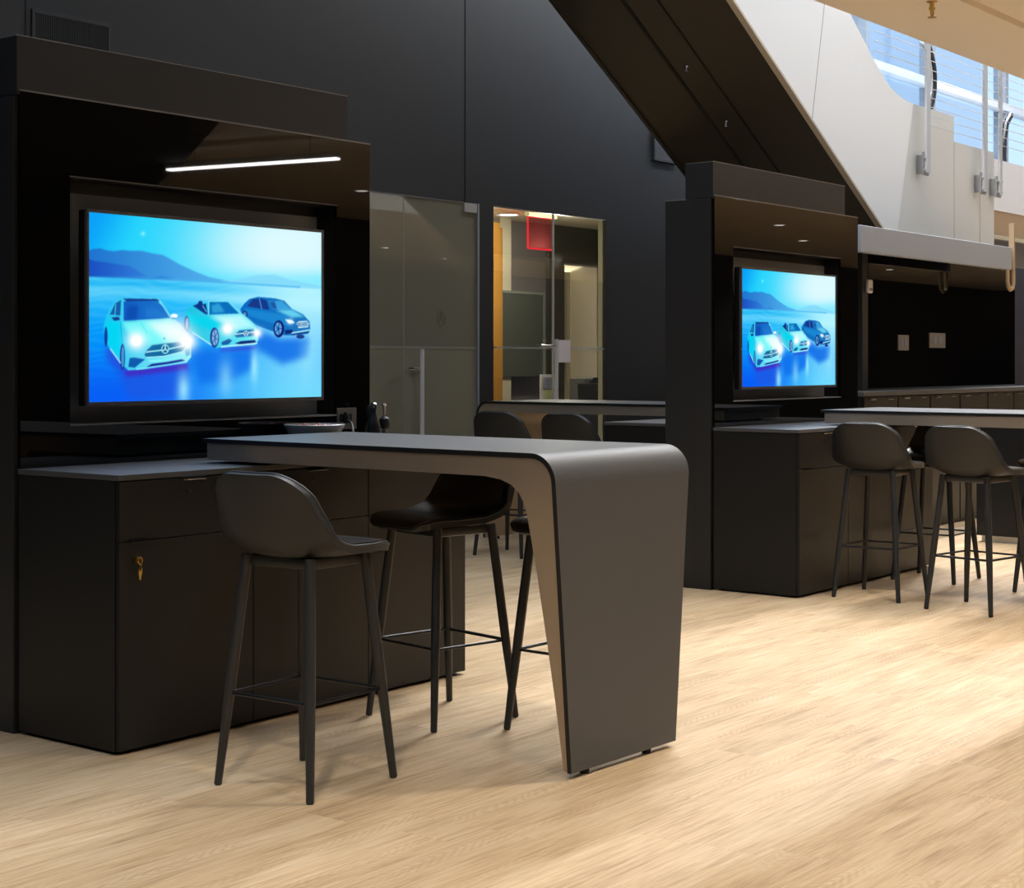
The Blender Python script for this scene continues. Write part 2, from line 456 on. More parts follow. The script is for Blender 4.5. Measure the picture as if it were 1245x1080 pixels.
# ---- picture shown on the televisions (its own image, painted per vertex)
def paint_picture(NU, NV):
    SS = 3
    # homography of the lit screen in the traced frame
    src = [(0, 0), (1, 0), (1, 1), (0, 1)]
    dst = [(74, 98), (1021, 176), (1021, 857), (76, 872)]
    A = []; bb = []
    for (u, v), (x, y) in zip(src, dst):
        A.append([u, v, 1, 0, 0, 0, -u*x, -v*x]); bb.append(x)
        A.append([0, 0, 0, u, v, 1, -u*y, -v*y]); bb.append(y)
    h = np.linalg.solve(np.array(A, float), np.array(bb, float))
    uu, vv = np.meshgrid((np.arange(NU*SS)+.5)/(NU*SS), (np.arange(NV*SS)+.5)/(NV*SS))
    den = h[6]*uu+h[7]*vv+1
    X = (h[0]*uu+h[1]*vv+h[2])/den; Y = (h[3]*uu+h[4]*vv+h[5])/den
    C = np.zeros(X.shape+(3,))
    def lerp(a, b, t): return np.array(a)[None, None, :]*(1-t[..., None])+np.array(b)[None, None, :]*t[..., None]
    sm = lambda a, b, x: np.clip((x-a)/(b-a), 0, 1)**2*(3-2*np.clip((x-a)/(b-a), 0, 1))
    # sky
    C = lerp((10, 160, 248), (30, 210, 252), sm(90, 330, X+.5*(Y-100)))
    glow = np.exp(-(((X-900)/430)**2+((Y-240)/260)**2)**1.4*.95)
    C = lerp0(C, (222, 250, 255), np.clip(glow*1.0, 0, 1))
    C = lerp0(C, (120, 230, 255), .55*sm(260, 390, Y)*(1-sm(300, 700, X)))
    C = lerp0(C, (70, 225, 255), .4*np.exp(-((Y-375)/40)**2))
    C = lerp0(C, (150, 245, 255), .8*np.exp(-(((X-294)/9)**2+((Y-186)/9)**2)))
    def mask(poly, soft=0):
        P = np.array(poly, float)
        x0, y0 = P.min(0)-2; x1, y1 = P.max(0)+2
        inside = np.zeros(X.shape, bool)
        sel = (X >= x0) & (X <= x1) & (Y >= y0) & (Y <= y1)
        xs, ys = X[sel], Y[sel]
        ins = np.zeros(xs.shape, bool)
        n = len(P)
        for i in range(n):
            xa, ya = P[i]; xb, yb = P[(i+1) % n]
            if ya == yb: continue
            cnd = ((ya > ys) != (yb > ys)) & (xs < (xb-xa)*(ys-ya)/(yb-ya)+xa)
            ins ^= cnd
        inside[sel] = ins
        mk = inside.astype(float)
        if soft > 0:
            k = max(1, int(soft))
            for _ in range(2):
                for ax in (0, 1):
                    cs = np.cumsum(np.concatenate([np.repeat(np.take(mk, [0], ax), k+1, ax), mk, np.repeat(np.take(mk, [-1], ax), k, ax)], ax), ax)
                    nlen = mk.shape[ax]
                    mk = (np.take(cs, range(2*k+1, 2*k+1+nlen), ax)-np.take(cs, range(0, nlen), ax))/(2*k+1)
        return mk
    def fill(poly, col, a=1.0, soft=0, col2=None, axis=0):
        nonlocal C
        mk = mask(poly, soft)*a
        if col2 is not None:
            P = np.array(poly, float)
            S = X if axis == 0 else Y
            t = np.clip((S-P[:, axis].min())/(np.ptp(P[:, axis])+1e-6), 0, 1)
            cc = lerp(col, col2, t)
            C = C*(1-mk[..., None])+cc*mk[..., None]
        else:
            C = lerp0(C, col, mk)
    def ell(cx, cy, rx, ry, col, a=1.0, rot=0):
        nonlocal C
        cr, sr = math.cos(rot), math.sin(rot)
        dx, dy = X-cx, Y-cy
        d = ((dx*cr+dy*sr)/rx)**2+((-dx*sr+dy*cr)/ry)**2
        C = lerp0(C, col, np.clip((1-d)*6, 0, 1)*a)
    def glowspot(cx, cy, r, col=(255, 255, 255), a=1.0):
        nonlocal C
        d = np.sqrt((X-cx)**2+(Y-cy)**2)/r
        C = lerp0(C, col, np.clip(np.exp(-(d**2)*1.6)*a*1.25, 0, 1))
    def line(p, q, wd, col, a=1.0):
        nonlocal C
        p = np.array(p, float); q = np.array(q, float); d = q-p; L2 = (d**2).sum()
        t = np.clip(((X-p[0])*d[0]+(Y-p[1])*d[1])/L2, 0, 1)
        dist = np.hypot(X-p[0]-t*d[0], Y-p[1]-t*d[1])
        C = lerp0(C, col, np.clip((wd/2-dist)+.5, 0, 1)*a)
    def poly_line(pts, wd, col, a=1.0):
        for i in range(len(pts)-1): line(pts[i], pts[i+1], wd, col, a)
    # water
    hor = 362+np.clip((X-300)/700, 0, 1)*48
    wm = sm(-8, 8, Y-hor)
    t = np.clip((Y-hor)/480, 0, 1)
    wc = lerp((70, 200, 250), (0, 150, 250), sm(.0, .5, t))
    wc = wc*(1-sm(.45, 1, t)[..., None])+lerp((8, 95, 245), (50, 195, 252), sm(200, 950, X))*sm(.45, 1, t)[..., None]
    br = np.exp(-((X-960)/300)**2)*(1-.55*t)
    wc = lerp0(wc, (205, 252, 255), np.clip(br*.85, 0, 1))
    wc = lerp0(wc, (20, 190, 250), .5*np.exp(-(((X-420)/300)**2+((Y-470)/60)**2)))
    rip = .5+.5*np.sin(Y*.23+3*np.sin(X*.011)+1.7*np.sin(X*.027+Y*.05))
    wc = lerp0(wc, (0, 165, 240), .55*np.exp(-((Y-hor-20-.03*X)/16)**2)*(1-sm(300, 900, X)))
    wc = lerp0(wc, (190, 248, 255), .6*np.exp(-((Y-hor-62)/26)**2)*(.35+.65*sm(200, 800, X)))
    wc = lerp0(wc, (160, 240, 255), .16*rip*(1-t))
    C = C*(1-wm[..., None])+wc*wm[..., None]
    # mountains
    fill([(60, 262), (95, 250), (122, 246), (150, 255), (180, 258), (210, 253), (245, 256), (290, 256), (330, 266), (372, 272), (410, 292), (440, 310), (500, 338), (560, 362), (640, 378), (640, 386), (60, 362)], (28, 112, 205), 1, 2, (90, 185, 240), 0)
    fill([(60, 285), (100, 298), (150, 304), (240, 318), (280, 340), (310, 362), (60, 360)], (24, 74, 190), 1, 2, (50, 130, 220), 0)
    fill([(330, 366), (370, 357), (410, 368)], (40, 130, 220), .7, 2)
    fill([(600, 380), (700, 366), (760, 352), (830, 352), (890, 372), (1021, 398), (1021, 410), (640, 388)], (130, 215, 250), .75, 3)
    line((420, 372), (930, 403), 9, (70, 175, 240), .55)
    # reflections and shadow on the wet ground
    fill([(140, 640), (215, 735), (470, 725), (500, 700), (470, 800), (420, 860), (240, 860), (200, 760)], (28, 88, 228), .85, 16)
    fill([(150, 610), (215, 700), (230, 760), (150, 700)], (40, 70, 215), .7, 12)
    fill([(480, 650), (600, 655), (760, 645), (740, 740), (640, 790), (520, 800)], (16, 110, 235), .85, 16)
    fill([(760, 580), (850, 615), (970, 610), (965, 690), (860, 720), (740, 650)], (14, 105, 230), .85, 14)
    fill([(218, 742), (474, 712), (474, 740), (230, 768)], (70, 40, 190), .9, 7)
    fill([(600, 655), (755, 640), (750, 660), (610, 668)], (50, 50, 200), .6, 6)
    for (gx, gy, rx, ry, aa) in ((458, 820, 26, 70, .8), (628, 775, 30, 75, .55), (745, 725, 16, 70, .8), (960, 680, 30, 90, .35)):
        d = ((X-gx)/rx)**2+((Y-gy)/ry)**2
        C = lerp0(C, (170, 242, 255), np.clip(np.exp(-d)*aa, 0, 1))
    # --- third car (dark saloon)
    fill([(688, 492), (705, 470), (724, 452), (760, 443), (830, 449), (868, 459), (898, 492), (945, 515), (972, 545), (975, 580), (965, 596), (905, 602), (868, 602), (820, 585), (760, 563), (715, 535), (692, 515)], (10, 105, 195), 1, 1, (30, 120, 190), 0)
    fill([(700, 490), (800, 505), (880, 520), (900, 560), (830, 555), (720, 520)], (28, 140, 215), .8, 4)
    fill([(716, 482), (738, 453), (770, 449), (796, 458), (806, 497), (760, 490)], (25, 50, 130), .9, 1)
    line((765, 450), (775, 492), 4, (60, 150, 220))
    fill([(803, 461), (858, 459), (895, 493), (860, 496), (822, 494)], (60, 165, 225), .9, 1)
    fill([(806, 464), (828, 462), (838, 492), (822, 492)], (25, 70, 150), .8, 2)
    fill([(832, 498), (900, 495), (950, 525), (900, 528)], (120, 230, 250), .8, 4)
    ell(845, 575, 23, 37, (14, 30, 105)); ell(843, 574, 15, 27, (90, 165, 225)); ell(843, 574, 5, 9, (20, 50, 140))
    for k in range(5):
        a_ = k*1.2566
        line((843, 574), (843+13*math.cos(a_), 574+24*math.sin(a_)), 3, (25, 60, 150))
    ell(706, 515, 12, 15, (16, 40, 120)); ell(706, 515, 7, 10, (70, 140, 210))
    fill([(870, 535), (900, 540), (912, 552), (885, 552)], (225, 255, 255), 1, 1); glowspot(892, 545, 16, a=.6)
    fill([(916, 552), (928, 544), (962, 542), (970, 552), (966, 568), (926, 572)], (200, 245, 255))
    for k in range(3): line((920, 553+k*6), (966, 548+k*6.5), 3, (25, 70, 150))
    fill([(870, 580), (900, 578), (905, 592), (872, 597)], (15, 30, 110), .9, 1)
    line((900, 592), (972, 580), 5, (180, 240, 255)); line((900, 599), (968, 589), 5, (15, 30, 110), .8)
    ell(934, 607, 18, 9, (15, 30, 110), .8)
    # --- second car (open cabriolet)
    fill([(458, 520), (468, 500), (492, 478), (540, 470), (566, 462), (642, 462), (690, 508), (735, 545), (758, 580), (762, 620), (748, 640), (640, 648), (590, 652), (570, 640), (500, 592), (470, 575), (459, 550)], (20, 190, 225), 1, 1, (120, 240, 250), 0)
    fill([(470, 505), (500, 520), (560, 528), (620, 560), (575, 580), (500, 555), (466, 540)], (0, 215, 240), .8, 6)
    fill([(560, 520), (690, 515), (748, 565), (670, 580)], (190, 252, 255), .9, 8)
    fill([(562, 464), (636, 464), (684, 512), (562, 516)], (10, 110, 190), 1, 1)
    fill([(570, 480), (600, 468), (625, 505), (575, 510)], (60, 180, 225), .7, 4)
    poly_line([(558, 516), (560, 461), (640, 461), (690, 512)], 4, (120, 230, 250))
    fill([(495, 480), (515, 472), (520, 460), (532, 460), (536, 474), (548, 470), (556, 515), (545, 514)], (12, 45, 130), .95, 1)
    line((535, 480), (550, 505), 4, (90, 170, 220))
    ell(583, 610, 19, 43, (30, 60, 150)); ell(585, 610, 13, 34, (130, 185, 230))
    for k in range(6):
        a_ = k*1.047+.3
        line((585, 610), (585+11*math.cos(a_), 610+30*math.sin(a_)), 3, (40, 80, 160))
    ell(470, 555, 11, 36, (40, 80, 165)); ell(472, 553, 6, 26, (130, 180, 225))
    line((495, 590), (570, 640), 4, (190, 250, 255))
    fill([(662, 600), (684, 581), (742, 575), (752, 590), (745, 604), (672, 610)], (30, 110, 175), 1, 1)
    line((666, 597), (748, 587), 4, (210, 250, 255))
    ell(711, 594, 10, 12, (210, 250, 255)); ell(711, 594, 7.5, 9.5, (25, 90, 160))
    for a_ in (-90, 30, 150): line((711, 594), (711+7*math.cos(R(a_)), 594+9*math.sin(R(a_))), 3, (215, 250, 255))
    fill([(610, 630), (640, 615), (655, 622), (640, 638), (615, 642)], (20, 80, 160), .9, 1)
    fill([(665, 634), (690, 625), (748, 620), (752, 632), (690, 640)], (15, 40, 120), 1, 1)
    line((612, 648), (755, 634), 5, (190, 250, 255))
    glowspot(636, 574, 34); glowspot(756, 592, 26, a=.9)
    # --- first car (white saloon, head on)
    fill([(192, 452), (215, 448), (350, 450), (366, 460), (408, 526), (440, 550), (475, 592), (488, 640), (488, 690), (470, 712), (400, 722), (300, 738), (236, 742), (222, 728), (160, 652), (142, 610), (138, 560), (146, 525), (166, 482)], (30, 195, 240), 1, 1, (165, 242, 252), 0)
    fill([(146, 540), (205, 545), (212, 640), (200, 690), (158, 640), (142, 600)], (0, 215, 245), .9, 8)
    fill([(210, 545), (405, 535), (478, 610), (330, 640), (240, 600)], (120, 250, 250), .9, 8)
    fill([(300, 545), (400, 540), (475, 610), (400, 630)], (228, 255, 253), .95, 14)
    line((285, 548), (310, 590), 5, (60, 225, 240), .5); line((205, 545), (212, 640), 3, (0, 160, 215), .8)
    fill([(214, 450), (350, 452), (362, 462), (230, 464)], (20, 60, 140), 1, 1)
    fill([(217, 462), (350, 459), (372, 480), (404, 530), (217, 541)], (16, 92, 195), 1, 1, (30, 120, 205), 0)
    fill([(235, 480), (275, 478), (270, 536), (225, 538)], (10, 65, 165), .6, 6)
    fill([(300, 490), (350, 490), (380, 528), (310, 532)], (40, 130, 215), .5, 8)
    fill([(162, 515), (184, 470), (207, 456), (204, 520)], (20, 95, 170), 1, 1)
    line((186, 475), (182, 518), 3, (80, 215, 240))
    fill([(168, 528), (198, 524), (203, 538), (180, 541)], (15, 60, 140), 1, 1)
    ell(420, 521, 15, 9, (235, 255, 255)); fill([(404, 528), (432, 530), (414, 535)], (20, 90, 160), .7, 1)
    ell(147, 605, 7, 42, (18, 60, 160)); ell(213, 688, 11, 56, (22, 60, 160)); ell(214, 688, 6, 44, (90, 190, 230), .7)
    line((165, 655), (205, 712), 4, (180, 250, 255))
    fill([(300, 682), (308, 662), (332, 640), (400, 632), (455, 626), (470, 632), (466, 650), (448, 668), (380, 684), (312, 690)], (20, 105, 160), 1, 1)
    poly_line([(308, 668), (380, 660), (466, 642)], 5, (170, 248, 252)); poly_line([(312, 690), (380, 686), (450, 668)], 4, (170, 250, 252))
    ell(384, 656, 16, 20, (170, 248, 252)); ell(384, 656, 12.5, 16, (10, 95, 150))
    for a_ in (-90, 30, 150): line((384, 656), (384+11*math.cos(R(a_)), 656+15*math.sin(R(a_))), 4.5, (190, 252, 255))
    ell(380, 613, 3.5, 4.5, (30, 190, 210))
    fill([(236, 728), (242, 692), (262, 690), (304, 698), (280, 716), (262, 732)], (15, 90, 175), 1, 1)
    fill([(300, 735), (330, 716), (395, 708), (450, 698), (465, 704), (380, 722)], (20, 50, 150), 1, 1)
    fill([(312, 700), (380, 697), (470, 680), (478, 690), (440, 696), (380, 706), (330, 712)], (130, 245, 252), .9, 1)
    line((270, 738), (470, 710), 5, (120, 240, 255))
    fill([(462, 660), (484, 650), (484, 680), (468, 686)], (40, 120, 190), .6, 2)
    glowspot(268, 622, 46); glowspot(470, 625, 52); glowspot(440, 575, 60, a=.6)
    Cs = C.reshape(NV, SS, NU, SS, 3).mean((1, 3))/255.0
    return np.clip(Cs, 0, 1)
def lerp0(C, col, a):
    return C*(1-a[..., None])+np.array(col, float)[None, None, :]*a[..., None]

def picture_mesh():
    NU, NV = 384, 216
    Cs = paint_picture(NU, NV)
    lin = np.where(Cs <= .04045, Cs/12.92, ((Cs+.055)/1.055)**2.4)
    u = (np.arange(NU)+.0)/(NU-1); v = np.arange(NV)/(NV-1)
    V = np.zeros((NV, NU, 3)); V[..., 0] = u[None, :]; V[..., 2] = 1-v[:, None]
    idx = np.arange(NU*NV).reshape(NV, NU)
    F = np.stack([idx[1:, :-1], idx[1:, 1:], idx[:-1, 1:], idx[:-1, :-1]], -1).reshape(-1, 4)
    me = bpy.data.meshes.new('screen')
    me.vertices.add(NU*NV); me.vertices.foreach_set('co', V.reshape(-1))
    me.loops.add(F.size); me.loops.foreach_set('vertex_index', F.reshape(-1))
    me.polygons.add(len(F)); me.polygons.foreach_set('loop_start', np.arange(0, F.size, 4))
    me.polygons.foreach_set('loop_total', np.full(len(F), 4))
    me.update(calc_edges=True)
    ca = me.color_attributes.new('picture', 'FLOAT_COLOR', 'POINT')
    rgba = np.ones((NU*NV, 4)); rgba[:, :3] = lin.reshape(-1, 3)
    ca.data.foreach_set('color', rgba.reshape(-1))
    m, nt, out = newmat('lit_screen')
    at = nt.nodes.new('ShaderNodeAttribute'); at.attribute_name = 'picture'
    e = nt.nodes.new('ShaderNodeEmission'); e.inputs[1].default_value = 1.0
    nt.links.new(at.outputs['Color'], e.inputs[0])
    nt.links.new(e.outputs[0], out.inputs[0])
    me.materials.append(m)
    return me
PIC = picture_mesh()

def television(loc, label):
    t = empty('television', loc); tag(t, label, 'television', 'televisions on the towers')
    W_, Hh, D_ = 1.275, .745, .05
    m = MB(); m.box(0, W_, .012, D_, 0, Hh, bev=.004)
    m.box(.35, .9, D_-.002, .152, .15, .6)
    m.build('casing', M['tvplastic'], t)
    b = MB(); bw = .011
    for (x0, x1, z0, z1) in ((0, W_, 0, bw+.004), (0, W_, Hh-bw, Hh), (0, bw, bw, Hh-bw), (W_-bw, W_, bw, Hh-bw)):
        b.box(x0, x1, -.002, .013, z0, z1, bev=.001)
    b.build('bezel', M['bezel'], t)
    s = bpy.data.objects.new('screen', PIC); COL.objects.link(s); s.parent = t
    s.location = (bw, .004, bw+.004); s.scale = (W_-2*bw, 1, Hh-2*bw-.004)
    return t

U1 = (3.636, 5.077); U2 = (8.45, 4.995)
tower((U1[0], U1[1], 0), 'black display tower with a pendant lamp mirrored in its glossy panel')
tower((U2[0], U2[1], 0), 'black display tower standing beneath the escalator, carrying the smaller looking screen', 1.93)
cab1 = cabinet((U1[0], 4.51, 0), 'black cabinet with a brass key hanging in its door lock')
cab2 = cabinet((U2[0], U2[1]-.567, 0), 'black cabinet with drawers under the screen, in front of the tower beneath the escalator')
television((3.912, 5.038, 1.192), 'large wall television showing three cars, above the cabinet with the brass key')
television((8.712, 4.955, 1.192), 'television showing three cars, on the tower beneath the escalator')

# key in the lock of the first door
k = empty('key', (3.712, 4.51, .672)); tag(k, 'brass key hanging from the cabinet door lock', 'key')
m = MB(); m.tube([(0, 0, 0), (0, -.012, 0)], .0105, 16); m.build('lock_barrel', M['brass'], k)
m = MB(); m.box(-.0015, .0015, -.03, -.0125, -.009, .009, bev=.0008)
m.tube([(.009*math.cos(a), -.024, -.003+.012*math.sin(a)) for a in [i*2*math.pi/20 for i in range(20)]], .0022, 8, closed=True)
m.build('key_bow', M['brass'], k)
m = MB(); m.lathe([(0, 0), (.006, -.003), (.0085, -.02), (.0075, -.034), (.004, -.045), (.0045, -.056), (0, -.057)], (.002, -.02, -.014), 12)
m.build('key_fob', M['brass'], k)

# ------------------------------------------------------------------ bar tables
def bar_table(loc, rz, length, label):
    """origin on the floor under the leg's outer face, centre of the width; top runs along +y"""
    t = empty('bar_table', loc, rz); tag(t, label, 'bar table', 'waterfall bar tables')
    TZ = 1.063; RO = .1; TH = .017
    def hw(z): return .39 - .085*max(0., min(1., (0.97-z)/.95))
    outer = [(0, .02), (0, .25), (0, .5), (0, .75)]
    for i in range(13):
        a = math.pi - i*(math.pi/2)/12
        outer.append((RO+RO*math.cos(a), TZ-RO+RO*math.sin(a)))
    outer += [(.6, TZ), (length, TZ)]
    ri = RO-TH
    inner = [(TH, .02), (TH, .25), (TH, .5), (TH, .75)]
    for i in range(13):
        a = math.pi - i*(math.pi/2)/12
        inner.append((RO+ri*math.cos(a), TZ-RO+ri*math.sin(a)))
    inner += [(.6, TZ-TH), (length, TZ-TH)]
    # outer skin
    b = bmesh.new(); rows = []
    for (po, pi_) in zip(outer, inner):
        h = hw(po[1])
        rows.append([b.verts.new((-h, *po)), b.verts.new((h, *po)), b.verts.new((h, *pi_)), b.verts.new((-h, *pi_))])
    for r0, r1 in zip(rows, rows[1:]):
        for q in range(4):
            fc = b.faces.new((r0[q], r0[(q+1) % 4], r1[(q+1) % 4], r1[q]))
    b.faces.new(rows[0][::-1]); b.faces.new(rows[-1])
    bmesh.ops.recalc_face_normals(b, faces=b.faces)
    s = MB()
    me = bpy.data.meshes.new('tmp')
    for fc in b.faces:
        nrm = fc.normal
        fc.smooth = True
        fc.material_index = 1 if abs(nrm.x) > .6 else 0
    b.to_mesh(me); b.free(); s.bm.from_mesh(me); bpy.data.meshes.remove(me)
    s.build('tabletop', [M['skin'], M['skinedge']], t)
    # metal core: apron and tapering leg
    inn = [(.035, .022), (.054, .249), (.074, .44), (.1, .664), (.112, .75), (.128, .86), (.14, .9), (.158, .932), (.19, .957), (.232, .972), (.3, .98), (.6, .981), (length-.025, .981)]
    out_ = [(TH+.0005, .022), (TH+.0005, .249), (TH+.0005, .44), (TH+.0005, .664), (TH+.0005, .75)]
    for i in range(1, 7):
        a = math.pi - i*(math.pi/2)/6
        out_.append((RO+(ri-.0005)*math.cos(a), TZ-RO+(ri-.0005)*math.sin(a)))
    out_ += [(.6, TZ-TH-.0005), (length-.025, TZ-TH-.0005)]
    assert len(inn) == len(out_)
    b = bmesh.new(); rows = []
    for pi_, po in zip(inn, out_):
        rows.append([b.verts.new((-(hw(pi_[1])-.004), *pi_)), b.verts.new(((hw(pi_[1])-.004), *pi_)), b.verts.new(((hw(po[1])-.004), *po)), b.verts.new((-(hw(po[1])-.004), *po))])
    for r0, r1 in zip(rows, rows[1:]):
        for q in range(4): b.faces.new((r0[q], r0[(q+1) % 4], r1[(q+1) % 4], r1[q]))
    b.faces.new(rows[0][::-1]); b.faces.new(rows[-1])
    bmesh.ops.recalc_face_normals(b, faces=b.faces)
    s = MB(); s.merge(b); s.build('metal_frame', M['alu'], t, sharp=25)
    for x in (-.2, .16):
        p = MB(); p.lathe([(0, 0), (.016, 0), (.016, .019), (.009, .0225), (0, .0225)], (x, .026, 0), 14)
        p.build('foot', M['rubber'], t)
    for x in (-.2, .2):
        p = MB(); p.lathe([(0, .9692), (.02, .9692), (.02, .9815), (0, .9815)], (x, length-.09, 0), 14)
        p.build('rest_pad', M['rubber'], t)
    return t
T1 = bar_table((4.635, 3.082, 0), R(-1.6), 1.73, 'dark grey waterfall bar table standing over the cabinet with the brass key')
T2 = bar_table((9.52, 2.93, 0), R(-1.6), 1.72, 'dark grey bar table beneath the smaller looking screen, its leg out of view')
T3 = bar_table((10.06, 7.79, 0), R(180), 1.95, 'grey bar table in front of the glass doors, rounded leg end by the doors')

# ------------------------------------------------------------------ bar stools
def catmull(P, n):
    P = np.array(P, float)
    Q = np.vstack([2*P[0]-P[1], P, 2*P[-1]-P[-2]])
    pts = []
    for i in range(1, len(Q)-2):
        for t in np.linspace(0, 1, 20, endpoint=False):
            a, b, c, d = Q[i-1], Q[i], Q[i+1], Q[i+2]
            pts.append(.5*((2*b)+(c-a)*t+(2*a-5*b+4*c-d)*t*t+(3*b-a-3*c+d)*t**3))
    pts.append(Q[-2]); pts = np.array(pts)
    L = np.concatenate([[0], np.cumsum(np.linalg.norm(np.diff(pts, axis=0), axis=1))])
    return pts, L
PROF, PL = catmull([(.232, .738), (.215, .755), (.15, .764), (.05, .757), (-.05, .751), (-.125, .757), (-.178, .79), (-.207, .85), (-.228, .92), (-.243, .975), (-.25, 1.012)], 0)
LT = PL[-1]
def prof_at(t):
    l = np.clip(t, 0, 1)*LT
    x = np.interp(l, PL, PROF[:, 0]); z = np.interp(l, PL, PROF[:, 1])
    e = LT*.01
    dx = np.interp(np.clip(l+e, 0, LT), PL, PROF[:, 0])-np.interp(np.clip(l-e, 0, LT), PL, PROF[:, 0])
    dz = np.interp(np.clip(l+e, 0, LT), PL, PROF[:, 1])-np.interp(np.clip(l-e, 0, LT), PL, PROF[:, 1])
    n = np.array([dz, -dx]); n /= np.linalg.norm(n)
    if n[1] < 0 and n[0] < 0: n = -n
    # normal pointing to the sitter (up on the seat, forward on the back)
    return x, z, n
def shell_pt(t, s, off, shrink=1.0):
    ws = np.interp(t, [0, .12, .35, .55, .7, .85, 1], [.195, .208, .222, .235, .238, .232, .215])*shrink
    # rounded corners at the front lip and the top of the back
    def corner(r):
        s0 = 1-r/ws
        q = max(0., (abs(s)-s0)/(1-s0)); return r/LT*(1-math.sqrt(max(0., 1-min(1, q)**2)))
    t0 = corner(.09)+(1-shrink)*.12; t1 = corner(.14)+(1-shrink)*.12
    tt = t0+t*(1-t0-t1)
    x, z, n = prof_at(tt)
    k = np.interp(tt, [0, .2, .4, .58, .72, .88, 1], [.0, .006, .022, .055, .062, .05, .04])
    bend = k*abs(s)**2.4
    return (x+n[0]*(bend+off), s*ws, z+n[1]*(bend+off))
def shell(off0, off1, shrink, nt=44, ns=33):
    ts = np.linspace(0, 1, nt); ss = np.linspace(-1, 1, ns)
    ss = np.sign(ss)*np.abs(ss)**.8
    A = [[shell_pt(t, s, off0, shrink) for s in ss] for t in ts]
    B = [[shell_pt(t, s, off1(t, s) if callable(off1) else off1, shrink) for s in ss] for t in ts]
    return A, B
def stool_proto():
    st = empty('bar_stool', (0, 0, 0))
    A, B = shell(-.019, .0015, 1.0)
    m = MB(); m.grid(A, B); m.build('seat_shell', M['stoolshell'], st, sharp=60)
    A, B = shell(.0, lambda t, s: .0135+.007*(1-abs(s)**4)*min(1, 8*t, 8*(1-t)), .965)
    m = MB(); m.grid(A, B); m.build('upholstery', M['stoolleather'], st, sharp=60)
    # welt around the rim
    path = []
    N_ = 40
    for i in range(N_): path.append(shell_pt(0, -1+2*i/N_, .004, .985))
    for i in range(N_): path.append(shell_pt(i/N_, 1, .004, .985))
    for i in range(N_): path.append(shell_pt(1, 1-2*i/N_, .004, .985))
    for i in range(N_): path.append(shell_pt(1-i/N_, -1, .004, .985))
    m = MB(); m.tube(path, .0055, 8, closed=True); m.build('piping', M['stoolshell'], st, sharp=60)
    m = MB()
    b = bmesh.new()
    lo, hi = .155, .15
    m.box(-.128, .128, -.132, .132, .703, .741, bev=.012)
    m.build('seat_base', M['stoolleg'], st)
    for sx in (-1, 1):
        for sy in (-1, 1):
            top = Vector((sx*.131, sy*.136, .741)); foot = Vector((sx*.2, sy*.2, 0))
            n = 12; pth = []; rr = []
            for i in range(n+1):
                q = i/n
                pth.append(foot.lerp(top, q)); rr.append(.0125+.006*min(1, q*2.2)-.001*q)
            pth.insert(1, foot.lerp(top, .006)); rr.insert(1, .0128); rr[0] = .0095
            m = MB(); m.tube(pth, rr, 14); m.build('leg', M['stoolleg'], st, sharp=50)
    z = .296; q = z/.725
    a = .2+(.132-.2)*q; c = .2+(.137-.2)*q
    m = MB()
    m.tube([(-a, -c, z), (a, -c, z)], .0065, 8); m.tube([(-a, c, z), (a, c, z)], .0055, 8)
    m.tube([(-a, -c, z), (-a, c, z)], .0065, 8); m.tube([(a, -c, z), (a, c, z)], .0055, 8)
    m.build('foot_rail', M['darkmetal'], st)
    return st
stools = [
    ((3.797, 3.765), 2, 'charcoal bar stool in front of the brass-key cabinet, its rounded back to the viewer'),
    ((4.812, 4.045), 169, 'black leather bar stool pushed under the near table, its seat facing the viewer'),
    ((4.975, 3.5), 178, 'bar stool mostly hidden behind the broad leg of the near table'),
    ((8.83, 4.1), 0, 'charcoal bar stool close against the cabinet beneath the escalator, back to the viewer'),
    ((8.68, 3.455), -10, 'charcoal bar stool slightly turned, at the frame edge side of the far table'),
    ((9.74, 4.15), 180, 'bar stool across the far table, glimpsed between two charcoal stool backs'),
    ((9.645, 3.33), 176, 'bar stool across the far table, only dark legs showing behind the turned stool'),
    ((9.165, 7.04), 3, 'bar stool before the glass doors, nearer the rounded end of the rear table'),
    ((9.16, 6.44), 0, 'bar stool before the glass doors, beside the dark side of the escalator tower'),
]
proto = None
for (xy, ang, lab) in stools:
    o = stool_proto() if proto is None else copy_tree(proto)
    if proto is None: proto = o
    o.location = (xy[0], xy[1], 0); o.rotation_euler = (0, 0, R(ang))
    tag(o, lab, 'bar stool', 'charcoal bar stools')

# ------------------------------------------------------------------ things on and by the first cabinet
b = empty('bowl', (5.02, 4.93, .969)); tag(b, 'shallow grey bowl on the cabinet below the large television', 'bowl')
m = MB(); m.lathe([(0, .0), (.05, 0), (.055, .004), (.095, .035), (.125, .07), (.121, .072), (.09, .04), (.05, .01), (0, .009)], seg=40)
ob_ = m.build('bowl_body', M['bowl'], b); ob_.scale = (1.05, 1.05, 1.75)
for i in range(28):
    ly = i//7; a = (i % 7)*2*math.pi/6+.5*ly; r_ = (.03+.011*ly) if i % 7 < 6 else 0.0
    s = MB(); s.lathe([(0, -.014), (.012, -.009), (.016, 0), (.012, .009), (0, .014)], seg=10)
    o = s.build('sweet', M['orange'])
    o.location = (5.02+r_*math.cos(a), 4.93+r_*math.sin(a), .969+.034+.026*ly); o.rotation_euler = (R(40*i), R(65*i), 0)
    tag(o, 'orange wrapped sweet heaped in the shallow grey bowl', 'sweet', 'sweets in the bowl')
op = empty('outlet_plate', (5.302, 5.071, 1.058)); tag(op, 'pale outlet plate on the glossy tower panel, cables hanging from it', 'outlet')
m = MB(); m.box(0, .125, -.006, 0, 0, .095, bev=.002); m.build('plate', M['plate'], op)
